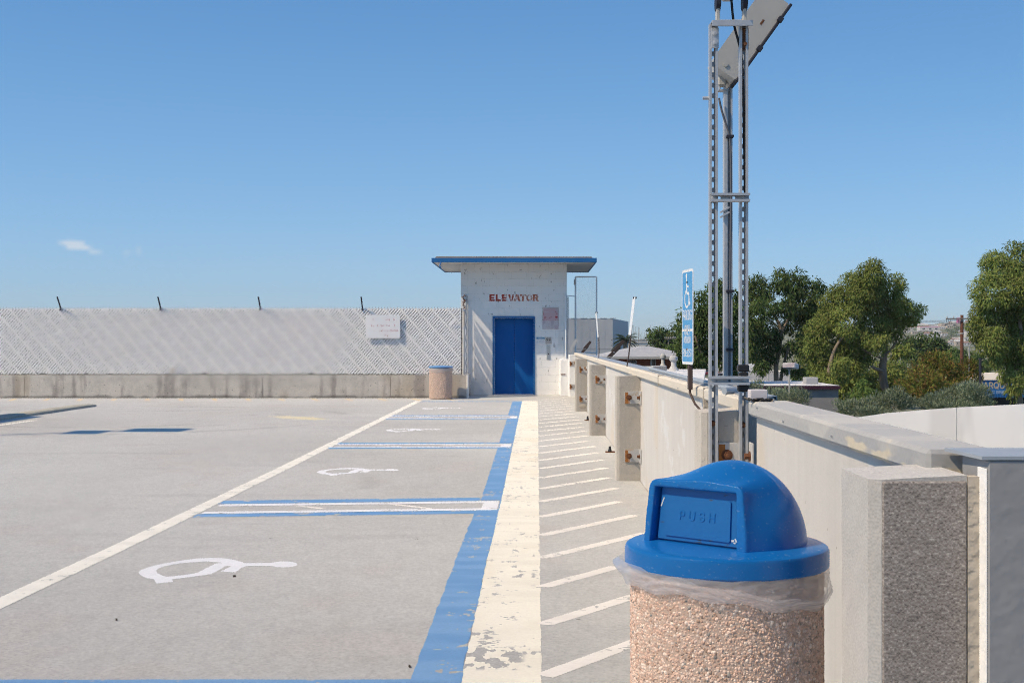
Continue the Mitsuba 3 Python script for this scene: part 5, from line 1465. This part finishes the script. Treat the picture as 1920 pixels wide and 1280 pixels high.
gb = thing('grey_block_building', 'low grey block building with maroon fascia behind the olive shrub', 'building')
GD = 84
gs = F / GD
bx_ = lambda u: (u - 1000.5) / gs
bz_ = lambda v: EYE - (v - 640) / gs
part(gb, 'wall', box(bx_(1432), bx_(1572), GD, GD + 9, -7, bz_(729)), 'm_grey_block')
part(gb, 'fascia', box(bx_(1430), bx_(1574), GD - .25, GD + 9.2, bz_(729) + .001, bz_(723)), 'm_maroon')
part(gb, 'roof', box(bx_(1431), bx_(1573), GD - .15, GD + 9.1, bz_(723) + .002, bz_(723) + .03), 'm_flat_roof')
part(gb, 'rooftop_unit', bbox(bx_(1523), bx_(1547), GD + 2, GD + 3, bz_(723), bz_(709), .04), 'm_metal_roof')

sh = thing('blue_shop', 'shop with a blue lettered sign board behind the right eucalyptus', 'building')
HD = 96
hs_ = F / HD
kx = lambda u: (u - 1000.5) / hs_
kz = lambda v: EYE - (v - 640) / hs_
part(sh, 'wall', box(kx(1828), kx(2010), HD + .3, HD + 12, -7, kz(713)), 'm_dark')
part(sh, 'roof', trimesh.convex.convex_hull(np.array([(kx(1822), HD - .2, kz(712)), (kx(2015), HD - .2, kz(712)), (kx(2015), HD + 13, kz(712)), (kx(1822), HD + 13, kz(712)), (kx(1828), HD + 4, kz(703)), (kx(2010), HD + 4, kz(703)), (kx(2010), HD + 8, kz(703)), (kx(1828), HD + 8, kz(703))])), 'm_beige_roof')
bd = part(sh, 'sign_board', box(kx(1838), kx(2000), HD - .1, HD + .28, kz(743), kz(712.5)), 'm_shop_blue')
part(bd, 'valance', cat([box(kx(1838) + .12 * i, kx(1838) + .12 * i + .07, HD - .16, HD - .101, kz(745), kz(738)) for i in range(52)]), 'm_shop_blue')
tx = meshkit.text_mesh('MARQUEZ', .47, .03, bold=True)
tx.apply_scale([(kx(1900) - kx(1830)) / np.ptp(tx.bounds[:, 0]), 1, 1]); tx.apply_translation([-tx.bounds[0][0], 0, 0])
part(bd, 'lettering', front(tx, kx(1830.5), HD - .101, kz(728)), 'm_shop_letter', label='pale letters of the shop name')
tx = meshkit.text_mesh('C BRAKES TUNE', .22, .03, bold=True)
tx.apply_scale([(kx(1922) - kx(1859)) / np.ptp(tx.bounds[:, 0]), 1, 1]); tx.apply_translation([-tx.bounds[0][0], 0, 0])
part(bd, 'lettering', front(tx, kx(1859), HD - .101, kz(737.5)), 'm_shop_letter_small', label='smaller pale letters below the shop name')

# ---- street, cars, lamps, poles
st_pts = Polygon([(42, 200), (72, 262), (66, 430), (55, 520), (48, 520), (52, 400), (40, 262), (22, 200)])
structure('street', sheet(st_pts, -6.99), 'm_street')
structure('car_park', sheet(sbox(20, 262, 40, 420), -6.985), 'm_flat_roof')
part('street', 'kerb', cat(tube([(72.3, 262, -6.94), (66.3, 430, -6.94), (55.3, 520, -6.94)], .35, 6)), 'm_kerb')


def car(label, x, y, rz, color, van=False, group='cars parked and driving down the street'):
    t = thing('parked_car', label, 'van' if van else 'car', group)
    L, W_, H_ = (5.2, 1.95, 2.3) if van else (4.4, 1.75, 1.42)
    R_ = T().translate([x, y, -6.97]).rotate([0, 0, 1], rz)
    if van:
        side = Polygon([(-2.6, .35), (2.6, .35), (2.6, .95), (2.1, 1.1), (1.6, 2.15), (1.3, 2.3), (-2.5, 2.3), (-2.6, 2.1)])
        cab = Polygon([(1.05, 1.2), (1.95, 1.2), (1.5, 2.05), (1.05, 2.05)])
    else:
        side = Polygon([(-2.2, .35), (2.2, .35), (2.2, .75), (1.9, .85), (1.0, .95), (-1.9, .95), (-2.2, .85)])
        cab = Polygon([(-1.75, .94), (.95, .94), (.3, 1.38), (.0, 1.42), (-1.0, 1.42), (-1.3, 1.36)])
    body_ = frame(extrude(side.buffer(-.05).buffer(.05), W_), [1, 0, 0], [0, 0, 1], [0, -1, 0], [0, W_ / 2, 0])
    part(t, 'body', moved(mikit.ply(body_, color), R_), None)
    wn = frame(extrude(cab, W_ - .16), [1, 0, 0], [0, 0, 1], [0, -1, 0], [0, W_ / 2 - .08, 0])
    if van:
        wn = frame(extrude(cab, W_ + .02), [1, 0, 0], [0, 0, 1], [0, -1, 0], [0, W_ / 2 + .01, 0])
    part(t, 'window', moved(mikit.ply(wn, 'm_glass_dark'), R_), None)
    if not van:
        part(t, 'roof', moved(mikit.ply(bbox(-1.15, .2, -.72, .72, 1.405, 1.45, .02), color), R_), None)
    for wx_ in (-1.35, 1.35):
        for wy_ in (-W_ / 2 + .1, W_ / 2 - .1):
            part(t, 'wheel', moved(mikit.ply(tube([(wx_, wy_ - .11, .32), (wx_, wy_ + .11, .32)], .32, 12), 'm_tyre'), R_), None)
    return t


def ground_px(u, v):
    d = (EYE + 6.97) * F / (v - 640)
    return (u - 1000.5) / F * d, d


for lab, u, v, rz, c_, van in (('white car farthest up the street, above the tape-wrapped post', 1420, 680, 80, 'm_car_white', False), ('white car behind the first one up the street', 1428, 683, 80, 'm_car_white', False), ('small red car glimpsed between the mast posts', 1335, 704, 20, 'm_car_red', False),
                               ('white car glimpsed between the two masts', 1353, 712, 30, 'm_car_white', False), ('white van at the left of the street by the slotted post', 1411, 697, 75, 'm_car_white', True), ('white van beyond the maroon fascia', 1508, 722, 10, 'm_car_white', True), ('grey car in the car park behind the mast', 1372, 708, 10, 'm_car_grey', False), ('white car at the far end of the car park', 1318, 694, 15, 'm_car_white', False)):
    x, y = ground_px(u, v)
    car(lab, x, y, rz, c_, van)

LD = 40
sl = thing('shoebox_lamp', 'white shoebox lamp on a slim pole just beyond the coping', 'lamp post')
lx_ = lambda u: (u - 1000.5) / F * LD
lz_ = lambda v: EYE - (v - 640) / F * LD
part(sl, 'pole', tube([(lx_(1480), LD, -7), (lx_(1480), LD, lz_(693))], .026, 10), 'm_pale_metal', smooth=40)
part(sl, 'lamp_head', frame(bbox(-.21, .21, -.2, .2, -.10, .08, .03), [math.cos(.5), -math.sin(.5) * .9, 0], [math.sin(.5), math.cos(.5), -.1], [0, .1, 1], [lx_(1482.5), LD, lz_(685.5)]), 'm_faded_sign')
part(sl, 'collar', tube([(lx_(1480), LD, lz_(694.5)), (lx_(1480), LD, lz_(691.5))], .045, 10), 'm_pale_metal', smooth=40)


def upole(name, label, D, u, vt, vb, r, matn, arms=(), cat_='utility pole'):
    t = thing(name, label, cat_)
    p = AT(u, vt, D)
    part(t, 'pole', tube([(p[0], D, -7.0), tuple(p)], [r * 1.25, r], 10), matn, smooth=40)
    for (v_, u0, u1) in arms:
        a, b = AT(u0, v_, D), AT(u1, v_, D)
        ar = part(t, 'crossarm', bbox(a[0], b[0], D - .3, D - .18, a[2] - .06, a[2] + .06, .01), 'm_grey_wood')
        for q in np.linspace(.04, .96, 5):
            x = a[0] + (b[0] - a[0]) * q
            part(ar, 'insulator', lathe([(0, 0), (.05, 0), (.06, .08), (.03, .2), (0, .2)], 8, (x, D - .24, a[2] + .06)), 'm_pale_metal')
    return t


up_ = upole('utility_pole', 'tall brown wooden utility pole with a crossarm at the right', 122, 1803.5, 590.5, 700, .15, 'm_wood_pole', ((597.5, 1772, 1826),))
part(up_, 'transformer_rack', cat([tube([AT(1774 + 4 * i, 598, 121.6), AT(1776 + 4 * i, 607, 121.6)], .02, 5) for i in range(3)], [tube([AT(1773, 607, 121.6), AT(1784, 608, 121.6)], .02, 5)]), 'm_dark_arm')
for i, (v_a, v_b) in enumerate(((599.5, 602), (601.5, 604.5))):
    pts_ = [AT(1690 + (1802 - 1690) * q, v_a + (v_b - v_a) * 0 + 1.4 * 4 * q * (1 - q), 122 + 40 * (1 - q)) for q in np.linspace(0, 1, 14)]
    part(up_, 'wire', tube(pts_, .018, 4), 'm_dark_arm')
for v_ in (600, 624):
    part(up_, 'marker', tube([AT(1803.5, v_, 122), AT(1803.5, v_ + 1.5, 122)], .20, 10), 'm_house_white')
upole('dark_pole', 'short black pole before the blue shop', 60, 1838, 671, 745, .06, 'm_dark_arm', ())
upole('street_lamp', 'slim pale metal pole right of the utility pole', 130, 1817, 647, 690, .06, 'm_pale_metal', (), 'street lamp')
upole('street_lamp', 'slim pale metal pole standing by the street under the airy eucalyptus', 200, 1440.5, 676, 705, .08, 'm_pale_metal', (), 'street lamp')
upole('utility_pole', 'small utility pole with a crossarm before the dark round tree', 185, 1253.5, 632, 655, .10, 'm_grey_wood', ((634.5, 1246, 1262),))
upole('utility_pole', 'pale pole half hidden by the parking sign', 185, 1269, 633, 655, .12, 'm_grey_wood', ((634, 1263, 1273),))

# ---- harbour side: white sheds, masts, far town and hill
for i, (u0, u1, v0, v1, D, lab, mt) in enumerate(((1184, 1222, 650, 657.5, 420, 'long red brick shed beyond the brick building', 'm_brick'), (1180, 1226, 641, 649.5, 640, 'long white shed under the harbour masts', 'm_house_white'), (1188, 1212, 636, 640.8, 900, 'farthest low white shed under the harbour masts', 'm_house_white'))):
    a, b = AT(u0, v0, D), AT(u1, v1, D)
    t = thing('shed', lab, 'shed')
    part(t, 'wall', box(a[0], b[0], D, D + 20, -7, a[2] - .4), mt)
    part(t, 'roof', box(a[0] - .4, b[0] + .4, D - .5, D + 20.5, a[2] - .399, a[2]), 'm_house_white')
g = np.random.default_rng(31)
for i in range(16):
    u = 1186 + 2.4 * i + g.random() * 1.6
    v_ = 608 + 22 * g.random()
    D = 600 + 200 * g.random()
    p = AT(u, v_, D)
    t = thing('mast', 'thin harbour mast rising behind the palm and the sheds', 'mast', 'harbour masts on the skyline')
    part(t, 'pole', tube([(p[0], D, -7), tuple(p)], [.16, .08], 5), 'm_grey_wood')
    part(t, 'spreader', tube([(p[0] - 1.0, D, p[2] - 4), (p[0] + 1.0, D, p[2] - 4)], .07, 4), 'm_grey_wood')

HX = np.linspace(-400, 2600, 90)
HYs = np.linspace(1500, 4200, 40)
XX, YY = np.meshgrid(HX, HYs)
hh = np.interp(XX, [-400, 250, 600, 760, 900, 1000, 1200, 1500, 2600], [0, 0, 14, 34, 44, 50, 52, 40, 20]) * np.clip((YY - 1500) / 900, 0, 1) ** 1.2
hh = hh + 6 * (meshkit.fbm(np.stack([XX / 260, YY / 260, 0 * XX], -1), 4, 8) - .5) * (hh > 1) - 7.1
V = np.column_stack([XX.ravel(), YY.ravel(), hh.ravel()])
nx = len(HX)
Fq = []
for i in range(len(HYs) - 1):
    for j in range(nx - 1):
        a = i * nx + j
        Fq += [[a, a + 1, a + nx + 1], [a, a + nx + 1, a + nx]]
structure('hill', trimesh.Trimesh(V, Fq, process=False), 'm_hill', smooth=True)
from scipy.interpolate import RegularGridInterpolator
hill_at = RegularGridInterpolator((HYs, HX), hh, bounds_error=False, fill_value=-7)


def house(x, y, w, d, h, roof_m, wall_m, label, group=None, flat=False):
    z = float(hill_at([[y, x]])[0]) - .8
    t = thing('far_house', label, 'house', group)
    part(t, 'wall', box(x - w / 2, x + w / 2, y - d / 2, y + d / 2, z, z + h), wall_m)
    rp = [(x - w / 2 - .4, y - d / 2 - .4, z + h), (x + w / 2 + .4, y - d / 2 - .4, z + h), (x + w / 2 + .4, y + d / 2 + .4, z + h), (x - w / 2 - .4, y + d / 2 + .4, z + h)]
    rt_ = .6 if flat else h * .45
    rp += [(x - w / 2, y, z + h + rt_), (x + w / 2, y, z + h + rt_)]
    part(t, 'roof', trimesh.convex.convex_hull(np.array(rp)), roof_m)
    part(t, 'window', cat([box(x - w / 2 + w * q, x - w / 2 + w * (q + .12), y - d / 2 - .1, y - d / 2 - .01, z + h * .45, z + h * .75) for q in (.12, .44, .74)]), 'm_glass_dark')


g = np.random.default_rng(41)
for i in range(90):
    u, D = 1690 + 150 * g.random(), 1700 + 1100 * g.random()
    x = (u - 1000.5) / F * D
    house(x, D, 10 + 10 * g.random(), 9, 4 + 3 * g.random(), ('m_roof_tile', 'm_house_white', 'm_metal_roof')[i % 3], 'm_house_white' if i % 3 == 0 else ('m_house_white', 'm_house_tan', 'm_house_white')[(i // 3) % 3], ('small white far house with brown tiled roof on the hillside', 'small far house with white roof on the hillside', 'small far house with grey metal roof on the hillside')[i % 3], 'houses of the far town on the hillside', i % 2 == 0)
x = (1741 - 1000.5) / F * 2350
house(x, 2350, 37, 20, 10, 'm_magenta', 'm_house_white', 'long white hall with a magenta roof on the far hill', None, True)
x = (1787 - 1000.5) / F * 2400
house(x, 2400, 50, 20, 9, 'm_hill', 'm_house_tan', 'long dark hall beside the magenta roof on the far hill', None, True)
x = (1798 - 1000.5) / F * 2420
house(x, 2420, 7, 8, 18, 'm_magenta', 'm_magenta', 'small magenta block standing out on the far hill', None, True)
for i in range(26):
    g2 = np.random.default_rng(300 + i)
    u, D = 1690 + 150 * g2.random(), 1600 + 1000 * g2.random()
    x = (u - 1000.5) / F * D
    z = float(hill_at([[D, x]])[0])
    m, C = crown([(np.array([x, D, z + 4]), 9 + 6 * g2.random(), 7, 5)], 'dark', (2.4, 1.6), n_sub=6, dens=.5, seed=400 + i)
    t = thing('far_tree', 'small dark tree among the far houses on the hillside', 'tree', 'trees among the far houses on the hillside')
    part(t, 'crown', m, 'm_leaf_plain', color=C)
    part(t, 'trunk', tube([(x, D, z - 1), (x, D, z + 4)], .4, 6), 'm_dark_bark')

# ------------------------------------------------------------------ marine haze
scene['haze_air'] = {'type': 'homogeneous', 'albedo': {'type': 'rgb', 'value': [.95, .955, .96]}, 'sigma_t': 0.00010}
scene['haze'] = {'type': 'cube', 'to_world': T().translate([900, 1900, 31]).scale([2400, 2600, 39.2]),
                 'bsdf': {'type': 'null'}, 'interior': {'type': 'ref', 'id': 'haze_air'}}
labels['haze'] = {'kind': 'stuff', 'label': 'thin pale marine haze over the town', 'category': 'haze'}
scene['camera']['medium'] = {'type': 'ref', 'id': 'haze_air'}
